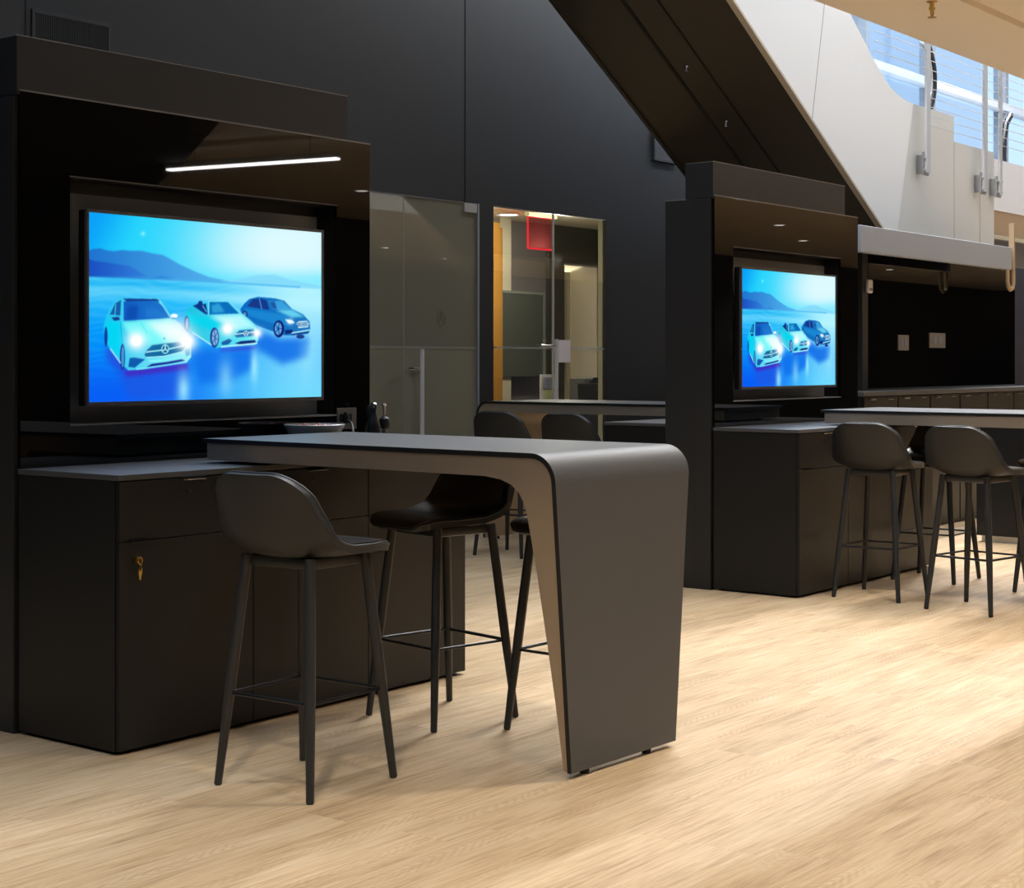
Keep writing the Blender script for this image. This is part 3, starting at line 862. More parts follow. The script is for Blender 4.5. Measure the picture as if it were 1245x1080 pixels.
for (x, z) in ((.03, .05), (.08, .05)):
    m = MB(); m.box(x-.014, x+.014, -.008, -.0055, z-.018, z+.018, bev=.001); m.build('socket', M['seam'], op)
def cable(label, pts, plugs, nm='power_cable'):
    t = empty(nm, pts[0]); tag(t, label, 'cable', 'black cables by the outlet')
    P0 = Vector(pts[0])
    pp, _ = catmull([tuple(Vector(p)-P0) for p in pts], 0)
    m = MB(); m.tube([tuple(p) for p in pp[::4]], .006, 8); m.build('cord', M['cable'], t)
    for pl, rad, ln in plugs:
        v = Vector(pl)-P0
        m = MB(); m.lathe([(0, 0), (rad*.8, .002), (rad, .01), (rad, ln*.7), (rad*.6, ln), (0, ln)], tuple(v), 14); m.build('plug', M['cable'], t)
    return t
cable('black cable drooping from the outlet plate towards the bowl', [(5.34, 5.05, 1.1), (5.3, 4.98, 1.09), (5.25, 4.92, 1.05), (5.18, 4.84, 1.0), (5.02, 4.78, .976), (4.86, 4.78, .976)], [((5.33, 5.04, 1.085), .014, .05)])
cable('black cable with a plug standing tall at the panel end', [(5.44, 5.03, .976), (5.435, 5.02, 1.05), (5.445, 5.0, 1.12), (5.465, 5.015, 1.08), (5.475, 5.035, .99)], [((5.44, 5.0, 1.11), .015, .055)])
bt = empty('bottle', (5.405, 4.94, .969)); tag(bt, 'slim dark bottle beside the outlet plate', 'bottle')
m = MB(); m.lathe([(0, 0), (.03, 0), (.032, .01), (.031, .1), (.02, .14), (.012, .16), (.012, .185), (0, .186)], seg=20); m.build('bottle_body', M['tvplastic'], bt)
m = MB(); m.lathe([(0, .1855), (.014, .1855), (.014, .205), (.01, .208), (0, .208)], seg=16); m.build('cap', M['chrome'], bt)
ms = empty('table_microphone', (5.492, 4.955, .969)); tag(ms, 'small grey stand with a dark head at the far corner of the counter', 'microphone')
m = MB(); m.lathe([(0, 0), (.03, 0), (.028, .006), (.016, .05), (.013, .09), (0, .09)], seg=18); m.build('stand', M['applgrey'], ms)
m = MB(); m.lathe([(0, .0895), (.02, .092), (.026, .11), (.022, .135), (.01, .145), (0, .146)], seg=18); m.build('head', M['cable'], ms)
m = MB(); m.lathe([(0, .1455), (.007, .1455), (.007, .19), (.01, .195), (.006, .205), (0, .205)], seg=12); m.build('tip', M['chrome'], ms)

# rear cabinet behind the second tower, serving the rear table
cab3 = cabinet((10.70, 6.02, 0), 'black cabinet at the rear table, behind the tower beneath the escalator', R(180))
m = MB(); m.lathe([(0, 0), (.018, 0), (.018, .03), (.014, .05), (0, .05)], seg=16)
o = m.build('paper_cup', M['paper']); o.location = (9.3, 5.75, .969); tag(o, 'small pale cup on the cabinet behind the escalator tower', 'cup')

# ------------------------------------------------------------------ glazed doors in the back wall
def pane(name, x0, x1, y, z0, z1, mat, parent):
    m = MB(); m.box(x0, x1, y-.005, y+.005, z0, z1); return m.build(name, mat, parent)
d1 = empty('door_1'); d1['kind'] = 'structure'
yg = WALL_Y+.016
pane('side_pane', D1[0]+.01, 9.765, yg, 1.485, DT-.01, M['frost'], d1)
pane('side_pane', D1[0]+.01, 9.765, yg, .01, 1.465, M['frost2'], d1)
pane('leaf_pane', 9.778, 10.69, yg, 1.485, DT-.01, M['frost'], d1)
pane('leaf_pane', 9.778, 10.69, yg, .01, 1.465, M['frost2'], d1)
m = MB(); m.box(D1[0]+.01, 9.765, yg-.008, yg+.006, 1.465, 1.485); m.box(9.778, 10.69, yg-.008, yg+.006, 1.465, 1.485); m.build('etched_band', M['oliveframe'], d1)
m = MB(); m.box(9.765, 9.778, yg-.006, yg+.006, .01, DT-.01); m.build('edge_seal', M['oliveframe'], d1)
m = MB(); m.box(10.692, 10.715, yg-.02, yg+.03, 0, DT-.003); m.box(D1[0]+.01, 10.7, yg-.012, yg+.02, DT-.012, DT-.002); m.build('frame', M['mulliongrey'], d1)
m = MB(); m.box(10.52, 10.685, yg-.02, yg+.02, DT-.085, DT-.012, bev=.003); m.build('patch_fitting', M['steel'], d1)
m = MB(); m.tube([(9.921, yg-.07, .35), (9.921, yg-.07, 1.462)], .0175, 14); hd = m.build('pull_handle', M['pull'], d1)
m = MB(); m.tube([(9.8, yg-.03, 1.305), (9.921, yg-.05, 1.305)], .012, 10); m.tube([(9.921, yg-.07, 1.305), (9.921, yg-.005, 1.305)], .011, 10); m.tube([(9.921, yg-.07, .5), (9.921, yg-.005, .5)], .011, 10)
m.build('standoff', M['chrome'], hd)
m = MB()
cxe, cze, re_ = 10.235, 1.71, .05
m.tube([(cxe+re_*math.cos(a), yg-.0055, cze+re_*1.25*math.sin(a)) for a in [i*2*math.pi/28 for i in range(28)]], .0018, 6, closed=True)
for a in (90, 210, 330):
    a = R(a); n_ = a+math.pi/2
    p = [(cxe+re_*math.cos(a), cze+re_*1.25*math.sin(a)), (cxe+.009*math.cos(a+1.05), cze+.009*math.sin(a+1.05)), (cxe, cze), (cxe+.009*math.cos(a-1.05), cze+.009*math.sin(a-1.05))]
    m.prism(p, 'y', yg-.0075, yg-.0052)
m.build('etched_emblem', M['olive'], d1)

d2 = empty('door_2'); d2['kind'] = 'structure'
pane('leaf_pane', 10.92, 11.78, yg, .01, DT-.015, M['glass'], d2)
pane('leaf_pane', 11.795, 12.59, yg, .01, DT-.015, M['glass'], d2)
m = MB(); m.box(11.778, 11.797, yg-.007, yg+.007, .01, DT-.015); m.build('edge_seal', M['steel'], d2)
m = MB(); m.box(D2[0]+.003, D2[1]-.003, yg-.012, yg+.02, DT-.014, DT-.002); m.build('head_rail', M['steel'], d2)
m = MB(); m.box(10.92, 11.777, yg-.0065, yg+.0065, 1.472, 1.49); m.box(11.798, 12.59, yg-.0065, yg+.0065, 1.472, 1.49); m.build('etched_band', M['etched'], d2)
m = MB(); m.tube([(11.745, yg-.07, .35), (11.745, yg-.07, 1.56)], .0165, 14); hd = m.build('pull_handle', M['pull'], d2)
m = MB(); m.tube([(11.58, yg-.03, 1.5), (11.745, yg-.07, 1.5)], .012, 10); m.tube([(11.745, yg-.07, .5), (11.745, yg-.005, .5)], .011, 10); m.build('standoff', M['chrome'], hd)
m = MB(); m.box(11.865, 12.04, yg-.0085, yg-.0055, 1.355, 1.555)
o = m.build('paper_notice', M['paper']); tag(o, 'pale paper notice taped to the clear glass door', 'notice')

# ------------------------------------------------------------------ rooms behind the glass
w = MB(); w.prism([(8.3, 9.6), (11.2, 9.6), (11.2, 9.72), (8.3, 9.72)], 'z', 0, 2.85); w.box(8.3, 8.4, 8.68, 9.6, 0, 2.85)
struct(w, 'wall_meeting_room', M['darkolive'])
w = MB(); w.prism([(10.8, 8.68), (10.86, 8.68), (12.2, 9.8), (13.4, 10.62), (13.4, 10.75), (11.2, 9.72), (11.2, 9.6)], 'z', 0, 2.85)
struct(w, 'wall_corridor_left', M['cream'])
w = MB(); w.box(8.3, 18, WALL_Y+.08, 14, 2.85, 3.0); struct(w, 'ceiling_corridor', M['cream'])
w = MB(); w.box(13.30, 13.49, 10.4, 10.7, 0, 2.85); struct(w, 'pillar_corridor', M['cream'])
w = MB(); w.box(13.17, 13.295, 10.36, 10.5, 0, 2.74); w.box(13.0, 13.17, 10.3, 10.5, 0, 2.78, mi=1); struct(w, 'door_3', [M['orangewood'], M['orangewood']])
w = MB(); w.box(13.49, 14.3, 10.55, 10.7, 0, 2.85); struct(w, 'wall_corridor_back', M['mauve'])
w = MB(); w.box(14.3, 14.58, 10.5, 10.7, 0, 2.85); w.box(14.58, 15.6, 10.5, 10.7, 2.44, 2.85); struct(w, 'trim_3', M['darkolive'])
w = MB(); w.box(14.56, 15.6, 10.48, 10.5, 2.42, 2.44); struct(w, 'trim_4', M['oliveframe'])
w = MB(); w.box(15.2, 15.35, 10.5, 12.6, 0, 2.85); w.box(14.4, 18, 12.6, 12.75, 0, 2.85); struct(w, 'wall_corridor_far', M['creamdeep'])
w = MB(); w.box(12.594, 12.606, yg+.022, WALL_Y+.084, 0, DT); w.box(10.92, 12.6, WALL_Y+.0805, WALL_Y+.12, DT, 2.85); struct(w, 'trim_5', M['cream'])
w = MB(); w.box(15.6, 18, 10.5, 10.7, 0, 2.85); w.box(17.9, 18, WALL_Y+.0805, 10.5, 0, 2.85); struct(w, 'wall_corridor_right', M['cream'])
w = MB(); w.box(14.82, 15.19, 10.86, 10.9, 0, 2.38); struct(w, 'door_4', M['cream'])
bd = empty('display_board', (13.3, 10.38, 1.207)); tag(bd, 'dark olive wall board with a grey rim seen through the clear glass door', 'display board')
m = MB(); m.box(.0, .70, -.018, .018, 0, .86, bev=.004); m.build('board', M['olive'], bd)
m = MB(); m.box(.0, .735, -.02, .019, .862, .89, bev=.003); m.box(.702, .735, -.02, .019, .0, .861, bev=.003); m.build('rim', M['oliveframe'], bd)
cn = MB(); cn.box(14.38, 14.9, 10.05, 10.45, 0, .92, bev=.004)
o = cn.build('side_counter', M['creamdeep']); tag(o, 'cream counter under the black appliance behind the clear glass door', 'counter')
ap = empty('beverage_machine', (14.6, 10.25, .92)); tag(ap, 'black round-topped machine seen low through the clear glass door', 'appliance')
m = MB(); m.prism([(.17, 0), (.17, .22), (.18, .25), (.21, .27), (.3, .27), (.335, .25), (.345, .22), (.345, 0)], 'y', -.12, .12, bev=.006); m.build('housing', M['tvplastic'], ap)
m = MB(); m.box(.06, .168, -.1, .1, 0, .26, bev=.012); m.build('front', M['applgrey'], ap)
m = MB(); m.box(.11, .16, -.103, -.098, .09, .2, bev=.002); m.build('display', M['seam'], ap)
ap.location = (14.40, 10.25, .92)
br = empty('leaflet_stand', (13.46, 10.0, 0)); tag(br, 'leaflet holder with a printed card, behind the clear glass door handle', 'leaflet holder')
m = MB(); m.box(0, .26, -.01, .01, .9, 1.23, bev=.003); m.build('back_plate', M['paper'], br)
m = MB(); m.box(.03, .22, -.016, -.0105, 1.08, 1.2); m.build('printed_card', M['printed'], br)
m = MB(); m.box(.03, .22, -.016, -.0105, .92, 1.07); m.build('leaflet', M['greenprint'], br)
m = MB(); m.tube([(.13, 0, .02), (.13, 0, .92)], .012, 10); m.box(.0, .26, -.12, .12, 0, .02, bev=.004); m.build('stand', M['darkmetal'], br)
ch = empty('office_chair', (13.9, 9.6, 0)); tag(ch, 'dark curved chair back beside the machine beyond the glass door', 'chair')
m = MB(); m.prism([(-.1, .62), (.1, .62), (.12, .9), (.09, 1.05), (.03, 1.13), (-.08, 1.14), (-.06, .9)], 'y', -.2, .2, bev=.02); m.build('backrest', M['tvplastic'], ch)
m = MB(); m.box(-.42, .1, -.22, .22, .44, .5, bev=.02); m.build('seat', M['tvplastic'], ch)
m = MB(); m.tube([(-.15, 0, .04), (-.15, 0, .45)], .025, 10); m.build('column', M['darkmetal'], ch)
for kx in range(5):
    a = kx*2*math.pi/5
    m = MB(); m.tube([(-.15, 0, .07), (-.15+.26*math.cos(a), .26*math.sin(a), .018)], [.02, .016], 8); m.build('leg', M['darkmetal'], ch)
m = MB(); m.box(.06, .1, -.03, .03, .48, .64); m.build('back_support', M['darkmetal'], ch)
# exit sign
ex = empty('exit_sign', (12.72, 9.6, 2.85)); tag(ex, 'red edge-lit exit sign plate hanging beyond the clear glass door', 'exit sign')
m = MB(); m.box(0, .42, -.004, .004, -.375, -.075); m.build('plate', M['redglass'], ex)
m = MB(); m.box(-.008, .006, -.006, .006, -.385, -.075); m.box(-.008, .43, -.006, .006, -.39, -.375); m.box(0, .43, -.006, .006, -.08, -.07); m.build('lit_edge', M['rededge'], ex)
m = MB(); m.box(-.02, .45, -.03, .03, -.07, 0, bev=.006); m.build('housing', M['cream'], ex)
def round_lamp(loc, label, r=.09, grp='corridor lamps'):
    t = empty('recessed_downlight', loc); tag(t, label, 'ceiling light', grp)
    m = MB(); m.lathe([(r*.78, -.001), (r, -.001), (r*1.02, -.008), (r*.95, -.012), (r*.78, -.006)], seg=28); m.build('trim_ring', M['whiteslab'], t)
    m = MB(); m.lathe([(0, -.002), (r*.78, -.002), (r*.7, -.004), (0, -.005)], seg=28); m.build('lens', M['lamp'], t)
    return t
round_lamp((13.08, 10.12, 2.85), 'round ceiling light at the corner of the clear glass door', .13)
pl = empty('pendant_globe', (15.0, 11.2, 2.85)); tag(pl, 'small bright lamp hanging deep in the corridor doorway', 'lamp')
m = MB(); m.lathe([(0, 0), (.06, 0), (.06, -.015), (.012, -.02), (.012, -.42), (0, -.42)], seg=16); m.build('stem', M['darkmetal'], pl)
m = MB(); m.lathe([(0, -.41), (.07, -.42), (.125, -.47), (.1, -.52), (0, -.54)], seg=20); m.build('globe', M['lamp'], pl)
def area(name, loc, rot, sx, sy, power, col=(1, 1, 1), spread=None):
    l = bpy.data.lights.new(name, 'AREA'); l.shape = 'RECTANGLE'; l.size = sx; l.size_y = sy; l.energy = power; l.color = col
    if spread: l.spread = spread
    o = bpy.data.objects.new(name, l); o.location = loc; o.rotation_euler = rot; COL.objects.link(o); return o
def point(name, loc, power, col=(1, .9, .75), rad=.08):
    l = bpy.data.lights.new(name, 'POINT'); l.energy = power; l.color = col; l.shadow_soft_size = rad
    o = bpy.data.objects.new(name, l); o.location = loc; COL.objects.link(o); return o
point('corridor_light', (12.9, 9.4, 2.35), 50)
point('corridor_light_deep', (14.95, 11.5, 2.2), 120)
point('meeting_room_light', (9.3, 9.2, 2.5), 8)

# ------------------------------------------------------------------ escalator
es = empty('escalator', (0, 0, 0)); tag(es, 'white-sided escalator climbing over the black display tower', 'escalator')
TAN = .5915
yn, yf = 6.2, 7.72
def zu(x): return 4.082-TAN*(x-10.763)
xk = 13.42; zk = zu(xk)                     # foot of the incline (underside)
xt = 4.0                                    # upper end, far above the frame
top_off = 1.17
# upper edge of the white cladding: incline, curve, flat, step
up = [(xt, zu(xt)+1.58), (12.5, 4.50), (12.79, 4.29), (13.013, 4.135), (13.2, 4.0), (13.36, 3.9), (13.55, 3.8), (13.75, 3.74), (13.93, 3.715), (14.3, 3.71), (14.979, 3.712), (14.979, 3.466), (16.0, 3.466)]
up[0] = (xt, 4.50+TAN*(12.5-xt)+.25)
low = [(16.0, zk), (xk, zk), (xt, zu(xt))]
xs = 13.87                                   # joint between the sloping panel and the flat panels
def clip_poly(poly, f0):
    outp = []
    for i in range(len(poly)):
        a, b_ = poly[i], poly[(i+1) % len(poly)]
        fa, fb = f0(a), f0(b_)
        if fa >= 0: outp.append(a)
        if (fa >= 0) != (fb >= 0):
            t_ = fa/(fa-fb); outp.append((a[0]+(b_[0]-a[0])*t_, a[1]+(b_[1]-a[1])*t_))
    return outp
prof = up+low
sep = lambda p: (14.034+(p[1]-3.681)*(13.716-14.034)/(2.567-3.681))-p[0]
m = MB(); m.prism(clip_poly(prof, sep), 'y', yn, yn+.03); m.build('side_cladding', M['white'], es)
m = MB(); m.prism(clip_poly(prof, lambda p: -sep(p)), 'y', yn+.002, yn+.03); m.build('landing_cladding', M['greyclad'], es)
for (xa, xb, za, zb) in ((14.98, 14.986, zk, 3.46), (15.62, 15.626, zk, 3.46)):
    m = MB(); m.box(xa, xb, yn, yn+.004, za, zb); m.build('panel_joint', M['cladjoint'], es)
m = MB()
for xj in (12.05,):
    m.prism([(xj, zu(xj)), (xj+.008, zu(xj)), (xj+.368, zu(xj)+1.6), (xj+.36, zu(xj)+1.6)], 'y', yn-.0015, yn+.003)
m.build('panel_joint', M['cladjoint'], es)
m = MB(); m.prism(prof, 'y', yf-.03, yf); m.build('far_cladding', M['underside'], es)
e_ = MB()
e_.prism([(xk, zk-.012), (16.0, zk-.012), (16.0, zk+.012), (xk, zk+.012), (xt, zu(xt)+.012), (xt, zu(xt)-.012)], 'y', yn-.014, yn+.04)
e_.build('edge_trim', M['beigetrim'], es)
s_ = MB(); s_.prism([(xk, zk+.02), (16.0, zk+.02), (16.0, zk+.08), (xk, zk+.08), (xt, zu(xt)+.08), (xt, zu(xt)+.02)], 'y', yn+.03, yf-.03)
s_.build('soffit_panel', M['underside'], es)
g_ = MB()
for (ya, yb) in ((7.085, 7.115), (6.8, 6.815)):
    g_.prism([(xk, zk+.012), (xk, zk+.03), (xt, zu(xt)+.03), (xt, zu(xt)+.012)], 'y', ya, yb)
g_.build('soffit_groove', M['seam'], es)
s_ = MB(); s_.prism([(xk+.4, 3.2), (16.0, 3.2), (16.0, 3.26), (xk+.4, 3.26), (xt, 3.26+TAN*(xk+.4-xt)), (xt, 3.2+TAN*(xk+.4-xt))], 'y', yn+.2, yf-.2)
s_.build('step_band', M['darkmetal'], es)
for yb in (yn+.1, yf-.12):
    # glass balustrade up to a round newel, handrail around it
    cx_, cz_, r_ = 14.31, 4.02, .42
    rail = [(xt, cz_+r_+TAN*(13.6-xt))]
    for i in range(11):
        q = i/10; rail.append((13.2+.9*q, cz_+r_+TAN*.4*(1-q)**2*1.0))
    for i in range(1, 17):
        a = math.pi/2-i*math.pi*1.08/16; rail.append((cx_+r_*math.cos(a), cz_+r_*math.sin(a)))
    gl = [(xt, zu(xt)+1.5)]+[(x_, z_-.02) for x_, z_ in up[1:11]]
    m = MB()
    poly = [(x_, z_) for x_, z_ in rail if True]
    glp = poly + [(cx_-.05, 3.66), (13.75, 3.7), (13.36, 3.86), (12.79, 4.25), (xt, zu(xt)+1.75)]
    m.prism(glp, 'y', yb-.005, yb+.005); m.build('glass_balustrade', M['winglass'], es)
    m = MB(); m.tube([(p[0], yb, p[1]) for p in rail], .034, 10); m.build('handrail', M['rubberrail'], es)
    m = MB(); m.tube([(p[0]-(.05 if j > 11 else 0)*math.cos(math.pi/2-(j-11)*math.pi*1.08/16), yb, p[1]-(.05 if j <= 11 else .05*math.sin(math.pi/2-(j-11)*math.pi*1.08/16))) for j, p in enumerate(rail)], .016, 8); m.build('rail_trim', M['chrome'], es)
for (px_, yy, nm) in ((11.35, 6.96, 'upper'), (11.98, 6.96, 'lower')):
    s = empty('sprinkler_head', (px_, yy, zu(px_)+.02)); tag(s, 'tiny sprinkler head under the dark escalator soffit, the %s of two' % nm, 'sprinkler', 'sprinklers under the escalator')
    m = MB(); m.lathe([(0, 0), (.02, 0), (.02, -.006), (.007, -.01), (.007, -.03), (0, -.03)], seg=14); m.build('body', M['chrome'], s)
    m = MB(); m.lathe([(0, -.045), (.016, -.045), (.016, -.048), (0, -.048)], seg=14); m.tube([(-.009, 0, -.028), (-.011, 0, -.047)], .002, 6); m.tube([(.009, 0, -.028), (.011, 0, -.047)], .002, 6); m.build('deflector', M['chrome'], s)

# cable railing in front of the landing
def rail_post(x, y, z0, z1, label, wide=.05):
    t = empty('railing_post', (x, y, 0)); tag(t, label, 'railing post', 'steel posts of the cable railing')
    m = MB(); m.box(-wide/2, wide/2, -.012, .012, z0, z1, bev=.002); m.build('flat_bar', M['steel'], t)
    m = MB(); m.box(-.06, .06, .013, .034, z0-.02, z0+.19, bev=.003); m.box(-.02, .02, .03, .0985, z0, z0+.17, bev=.003); m.build('bracket', M['steeldark'], t)
    b2 = MB()
    for dz in (.03, .14):
        b2.tube([(-.045, -.005, z0+dz), (-.045, .014, z0+dz)], .012, 10); b2.tube([(.045, -.005, z0+dz), (.045, .014, z0+dz)], .012, 10)
    b2.build('bolt', M['chrome'], t)
    return t
rail_post(14.13, 6.1, 3.08, 4.75, 'tall steel railing post with a bolted bracket, nearest the sloping white cladding', .085)
rail_post(15.5, 6.1, 3.02, 4.75, 'middle steel railing post over the grey landing cladding joint', .085)
rail_post(15.9, 6.1, 3.02, 4.75, 'steel railing post with a bracket against the white slab', .06)
for i in range(12):
    z = 3.52+.085*i
    m = MB(); m.tube([(12.3 if z > 4.3 else 13.0 if z > 4.0 else 14.13, 6.1, z), (19.5, 6.1, z)], .0035, 6)
    o = m.build('railing_cable', M['steel']); tag(o, 'thin horizontal steel cable strung between the railing posts', 'cable', 'railing cables')

nw = empty('handrail_end', (17.6, 6.75, 3.42)); tag(nw, 'black curved handrail end beyond the steel posts, over the white slab', 'handrail')
m = MB(); m.tube([(.12, 0, .0), (.08, 0, .22), (.09, 0, .4), (.16, 0, .58), (.3, 0, .7)], .035, 10); m.build('rail', M['rubberrail'], nw)
# upper slab at the end
w = MB(); w.box(16.01, 30, 6.25, 9.6, 2.9, 3.42); struct(w, 'wall_upper_slab', M['whiteslab'])
w = MB(); w.box(16.01, 30, 6.26, 8.6, 2.64, 2.9, bev=.004); struct(w, 'trim_6', M['brownsoffit'])
w = MB(); w.box(16.01, 30, 6.2, 6.255, 2.6, 2.64, bev=.004); struct(w, 'trim_7', M['cream'])
# curtain wall beyond
wz = empty('window_1'); wz['kind'] = 'structure'
m = MB(); m.box(15.2, 33, 8.66, 8.67, 3.3, 8.5); m.build('pane', M['winglass'], wz)
m = MB()
for z in (3.35, 4.95, 6.5): m.box(15.2, 33, 8.55, 8.72, z-.05, z+.05)
m.build('transom', M['mullion'], wz)
m = MB()
for x in (15.3, 18.1, 20.05, 22.6, 25, 27.5): m.box(x-.05, x+.05, 8.57, 8.75, 3.3, 8.5)
m.build('mullion', M['mulliongrey'], wz)
w = MB(); w.box(24, 60, 30, 31, -1, 7.2); struct(w, 'backdrop_building', M['facade'])

# ------------------------------------------------------------------ third media wall, far end
u3 = empty('media_wall', (11.45, 5.8, 0)); tag(u3, 'long black glossy wall panel under a silver fascia at the far end', 'media wall')
m = MB(); m.box(.81, 4.05, .0, .12, 0, 2.29, bev=.003); m.build('panel', M['blackglass'], u3)
m = MB(); m.box(.7, .805, .0, .1, 0, 2.29, bev=.003); m.build('post', M['tower'], u3)
cp = empty('fascia_canopy', (11.45, 5.48, 2.195)); tag(cp, 'satin silver fascia band along the top of the far glossy wall', 'fascia')
m = MB(); m.box(0, 3.115, 0, .06, 0, .205, bev=.006); m.build('fascia', M['fascia'], cp)
m = MB(); m.box(0, 3.115, .06, .44, .1, .185, bev=.003); m.build('canopy', M['tower'], cp)
bk = empty('fascia_bracket', (14.579, 5.46, 0)); tag(bk, 'tan hooked bracket at the end of the silver fascia', 'bracket')
m = MB(); m.box(-.012, .018, .0, .05, 2.2, 2.62, bev=.003); m.build('upright', M['brownsoffit'], bk)
m = MB(); m.tube([(-.12, .02, 2.2), (-.12, .02, 2.09), (-.1, .02, 2.04), (-.05, .02, 2.015), (0, .02, 2.03), (.02, .02, 2.07), (.02, .02, 2.2)], .02, 8); m.build('hook', M['brownsoffit'], bk)
c3 = empty('bar_counter', (11.45, 5.46, 0)); tag(c3, 'long black counter with small silver handles beneath the glossy far panel', 'counter')
m = MB(); m.box(0, 5.0, .02, .33, 0, 1.095, bev=.003); m.build('body', M['laminate'], c3)
m = MB(); m.box(-.01, 5.01, -.01, .33, 1.096, 1.13, bev=.003); m.build('worktop', M['counter'], c3)
for i in range(8):
    x0 = i*.62+.02
    m = MB(); m.box(x0, x0+.6, 0, .019, .03, 1.09, bev=.002); d_ = m.build('door', M['laminate'], c3)
    for hx in (x0+.08, x0+.4):
        m = MB(); m.box(hx, hx+.11, -.014, .001, 1.068, 1.078, bev=.001); m.build('handle', M['chrome'], d_)
for (x0, x1, z0, z1, lab) in ((12.09, 12.339, 1.45, 1.57, 'small square outlet plate on the far glossy panel'), (12.693, 13.096, 1.475, 1.6, 'wider outlet plate with a dark inset on the far glossy panel')):
    sc = 1.06
    t = empty('outlet_plate', (x0*sc, 5.8, 1.36+(z0-1.36)*sc)); tag(t, lab, 'outlet')
    wd = (x1-x0)*.85
    m = MB(); m.box(0, wd, -.01, -.0005, 0, .13, bev=.002); m.build('plate', M['plate'], t)
    for q in ((.22, .45), (.55, .8)):
        m = MB(); m.box(wd*q[0], wd*q[1], -.013, -.0095, .035, .095, bev=.001); m.build('socket', M['printed'], t)
t = empty('wall_sensor', (12.2, 5.8, 1.955)); tag(t, 'small white rounded sensor high on the far glossy panel by its post', 'sensor')
m = MB(); m.box(0, .09, -.03, -.0005, -.04, .07, bev=.012); m.build('body', M['tag'], t)
m = MB(); m.box(.02, .07, -.034, -.0295, -.02, .0, bev=.002); m.build('lens', M['applgrey'], t)
sc_ = empty('storage_unit', (11.95, 3.85, 0)); tag(sc_, 'black storage unit with a pale kick strip, low behind the far table', 'cabinet')
m = MB(); m.box(0, .6, 0, .92, .05, .9, bev=.003); m.build('body', M['laminate'], sc_)
m = MB(); m.box(.03, .57, .03, .89, 0, .0495); m.build('kick_strip', M['steel'], sc_)
m = MB(); m.box(15.56, 19.5, 6.0, 6.06, 0, 2.3); o = m.build('partition', M['navy']); tag(o, 'dark navy partition at the far end past the silver fascia', 'partition')
w = MB(); w.box(19.5, 34, 6.6, 6.75, 0, 2.62); struct(w, 'wall_far_end', M['brownsoffit'])

# ------------------------------------------------------------------ small wall things
v = empty('air_vent', (6.255, WALL_Y, 3.25)); tag(v, 'black slatted air vent grille high on the dark wall', 'vent')
m = MB()
for (x0, x1, z0, z1) in ((0, .612, .29, .315), (0, .612, 0, .025), (0, .025, .025, .29), (.587, .612, .025, .29)): m.box(x0, x1, -.012, -.0005, z0, z1, bev=.002)
m.build('frame', M['tower'], v)
m = MB(); m.box(.025, .587, -.003, -.0006, .025, .29); m.build('backing', M['seam'], v)
m = MB()
for i in range(40):
    x0 = .03+i*.0139; m.box(x0, x0+.006, -.010, -.003, .025, .29)
m.build('louvre', M['tower'], v)
fr = empty('wall_frame', (13.39, WALL_Y, 3.31)); tag(fr, 'small square dark frame on the wall, half hidden by the escalator', 'frame')
m = MB()
for (x0, x1, z0, z1) in ((0, .42, 0, .03), (0, .42, .39, .42), (0, .03, .03, .39), (.39, .42, .03, .39)): m.box(x0, x1, -.03, -.0005, z0, z1, bev=.003)
m.build('frame', M['tower'], fr)
m = MB(); m.box(.03, .39, -.006, -.0006, .03, .39); m.build('inset', M['niche2'], fr)

# ------------------------------------------------------------------ ceiling fittings over the hall
sp = empty('sprinkler_head', (8.72, 3.52, CZ)); tag(sp, 'brass pendent sprinkler hanging from the beige ceiling', 'sprinkler')
sp.location = (7.93, 3.4, CZ+.002)
m = MB(); m.lathe([(0, 0), (.028, 0), (.026, -.006), (.012, -.01), (.011, -.03), (.016, -.032), (.016, -.045), (0, -.045)], seg=18); m.build('escutcheon', M['brass'], sp)
m = MB(); m.tube([(-.014, 0, -.043), (-.02, 0, -.06), (-.006, 0, -.082)], .003, 6); m.tube([(.014, 0, -.043), (.02, 0, -.06), (.006, 0, -.082)], .003, 6); m.tube([(0, 0, -.044), (0, 0, -.078)], .003, 6); m.build('arms', M['brass'], sp)
m = MB(); m.lathe([(0, -.08), (.022, -.082), (.022, -.085), (0, -.086)], seg=18); m.build('deflector', M['brass'], sp)

# (downlights, the pendant and daylight)
DL = [(22.8, -1.9), (25.5, -3.7), (13.2, -2.1), (16.5, .6), (12.2, 1.9), (9.3, 2.4), (18.5, 2.4), (20, -.8), (7.6, 2.9), (12.0, -.6), (5.2, 2.3), (3.2, 1.2), (6.4, .6), (4.4, -1.2), (1.6, -.4), (2.2, 2.6), (7.4, -3.2), (14.5, 2.6), (31, -2.6), (28, 1), (33.5, .5), (36.5, -2)]  # a few follow mirrored lamps, the rest are added unseen for brightness
for i, (x, y) in enumerate(DL):
    zc = CZ+.035 if x+.66*y > 9.4 else CZ-.12
    t = empty('recessed_downlight', (x, y, zc)); tag(t, 'small round recessed downlight in the hall ceiling, many added unseen to brighten it', 'ceiling light', 'hall downlights')
    m = MB(); m.lathe([(.075, -.001), (.1, -.001), (.1, -.006), (.075, -.006)], seg=24); m.build('trim_ring', M['whiteslab'], t)
    m = MB(); m.lathe([(0, -.002), (.075, -.002), (.07, -.004), (0, -.004)], seg=24); m.build('lens', M['lamp'], t)
    l = bpy.data.lights.new('downlight_beam', 'SPOT'); l.energy = 170; l.color = (1, .935, .85); l.spot_size = R(120); l.spot_blend = .8; l.shadow_soft_size = .07
    o = bpy.data.objects.new('downlight_beam', l); o.location = (x, y, zc-.03); COL.objects.link(o)
pn = empty('linear_pendant', (9.62, -.055, 3.05), math.atan2(1.73, .32)); tag(pn, 'slim white linear pendant lamp seen mirrored in the near glossy tower panel', 'pendant lamp')
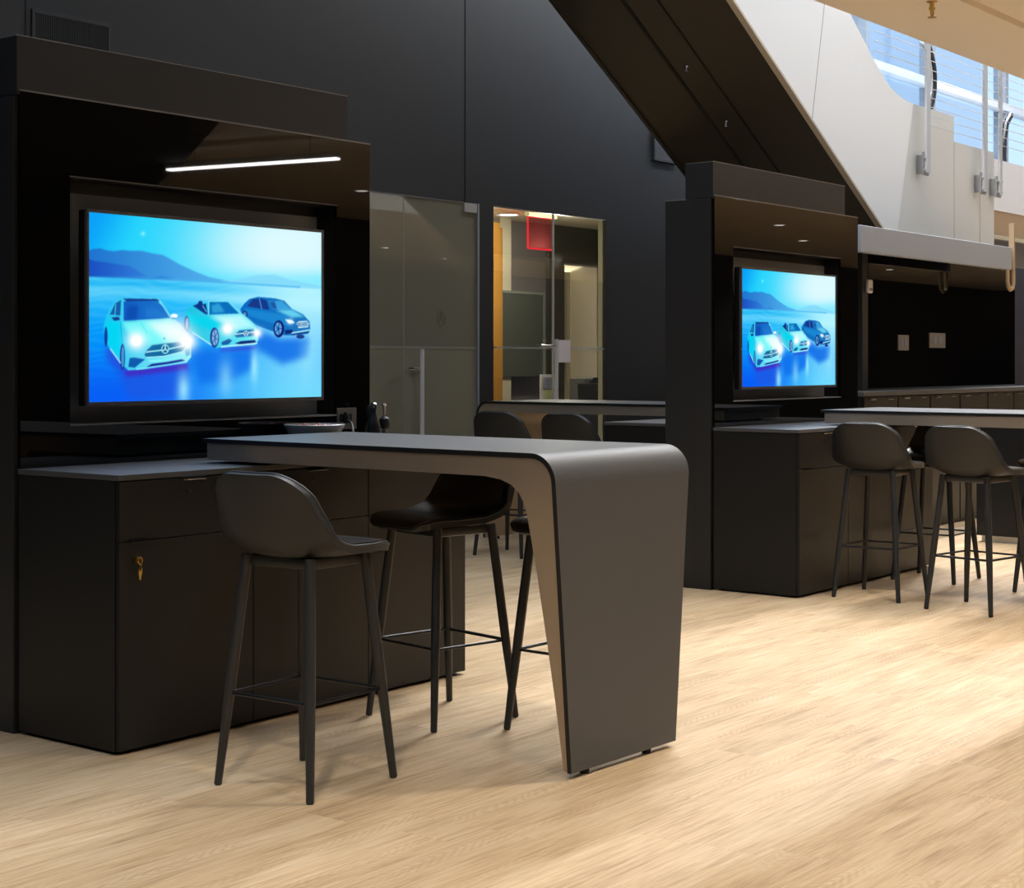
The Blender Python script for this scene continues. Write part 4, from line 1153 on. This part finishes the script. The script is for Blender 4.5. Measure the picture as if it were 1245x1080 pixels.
m = MB(); m.box(-.88, .88, -.04, .04, -.012, .035, bev=.003); m.build('housing', M['whiteslab'], pn)
m = MB(); m.box(-.875, .875, -.035, .035, -.03, -.0125, bev=.004); m.build('diffuser', M['tube'], pn)
m = MB(); m.tube([(-.6, 0, .035), (-.6, 0, .184)], .003, 6); m.tube([(.6, 0, .035), (.6, 0, .184)], .003, 6); m.build('suspension', M['steel'], pn)

# daylight from the atrium roof and the glazed end
world = bpy.data.worlds.new('World'); scn.world = world; world.use_nodes = True
nt = world.node_tree; nt.nodes.clear()
wo_ = nt.nodes.new('ShaderNodeOutputWorld'); bg = nt.nodes.new('ShaderNodeBackground')
tc = nt.nodes.new('ShaderNodeTexCoord'); sx_ = nt.nodes.new('ShaderNodeSeparateXYZ'); rp = nt.nodes.new('ShaderNodeValToRGB')
rp.color_ramp.elements[0].position = .0; rp.color_ramp.elements[0].color = (.58, .70, .87, 1)
rp.color_ramp.elements[1].position = .6; rp.color_ramp.elements[1].color = (.40, .56, .84, 1)
nt.links.new(tc.outputs['Generated'], sx_.inputs[0]); nt.links.new(sx_.outputs['Z'], rp.inputs[0]); nt.links.new(rp.outputs[0], bg.inputs[0])
bg.inputs[1].default_value = 1.5
nt.links.new(bg.outputs[0], wo_.inputs[0])
def aim(o, tgt):
    d = Vector(tgt)-Vector(o.location); o.rotation_euler = d.to_track_quat('-Z', 'Y').to_euler()
sk = area('skylight', (16, 6.57, 8.5), (0, 0, 0), 12.0, .22, 1400, (1, .985, .96))
sk.rotation_euler = (R(-20), 0, 0)
sk2 = area('skylight_fill', (9.5, 5.5, 9.2), (0, 0, 0), 12.0, 2.6, 760, (.88, .94, 1))  # extra fill added over the atrium to lift floor and cladding

# ------------------------------------------------------------------ camera
cam = bpy.data.cameras.new('camera'); co = bpy.data.objects.new('camera', cam); COL.objects.link(co)
cam.sensor_fit = 'HORIZONTAL'; cam.sensor_width = 36.0
cam.lens = FPX/1245*36
cam.shift_x = 0.0
cam.shift_y = -(1080/2-HYP)/1245
co.location = (0, 0, HCAM); co.rotation_euler = (R(90), 0, AYAW-R(90))
cam.clip_end = 200
scn.camera = co
scn.view_settings.view_transform = 'Standard'; scn.view_settings.look = 'None'
scn.view_settings.gamma = 1; scn.view_settings.use_curve_mapping = False
scn.view_settings.exposure = 0.0
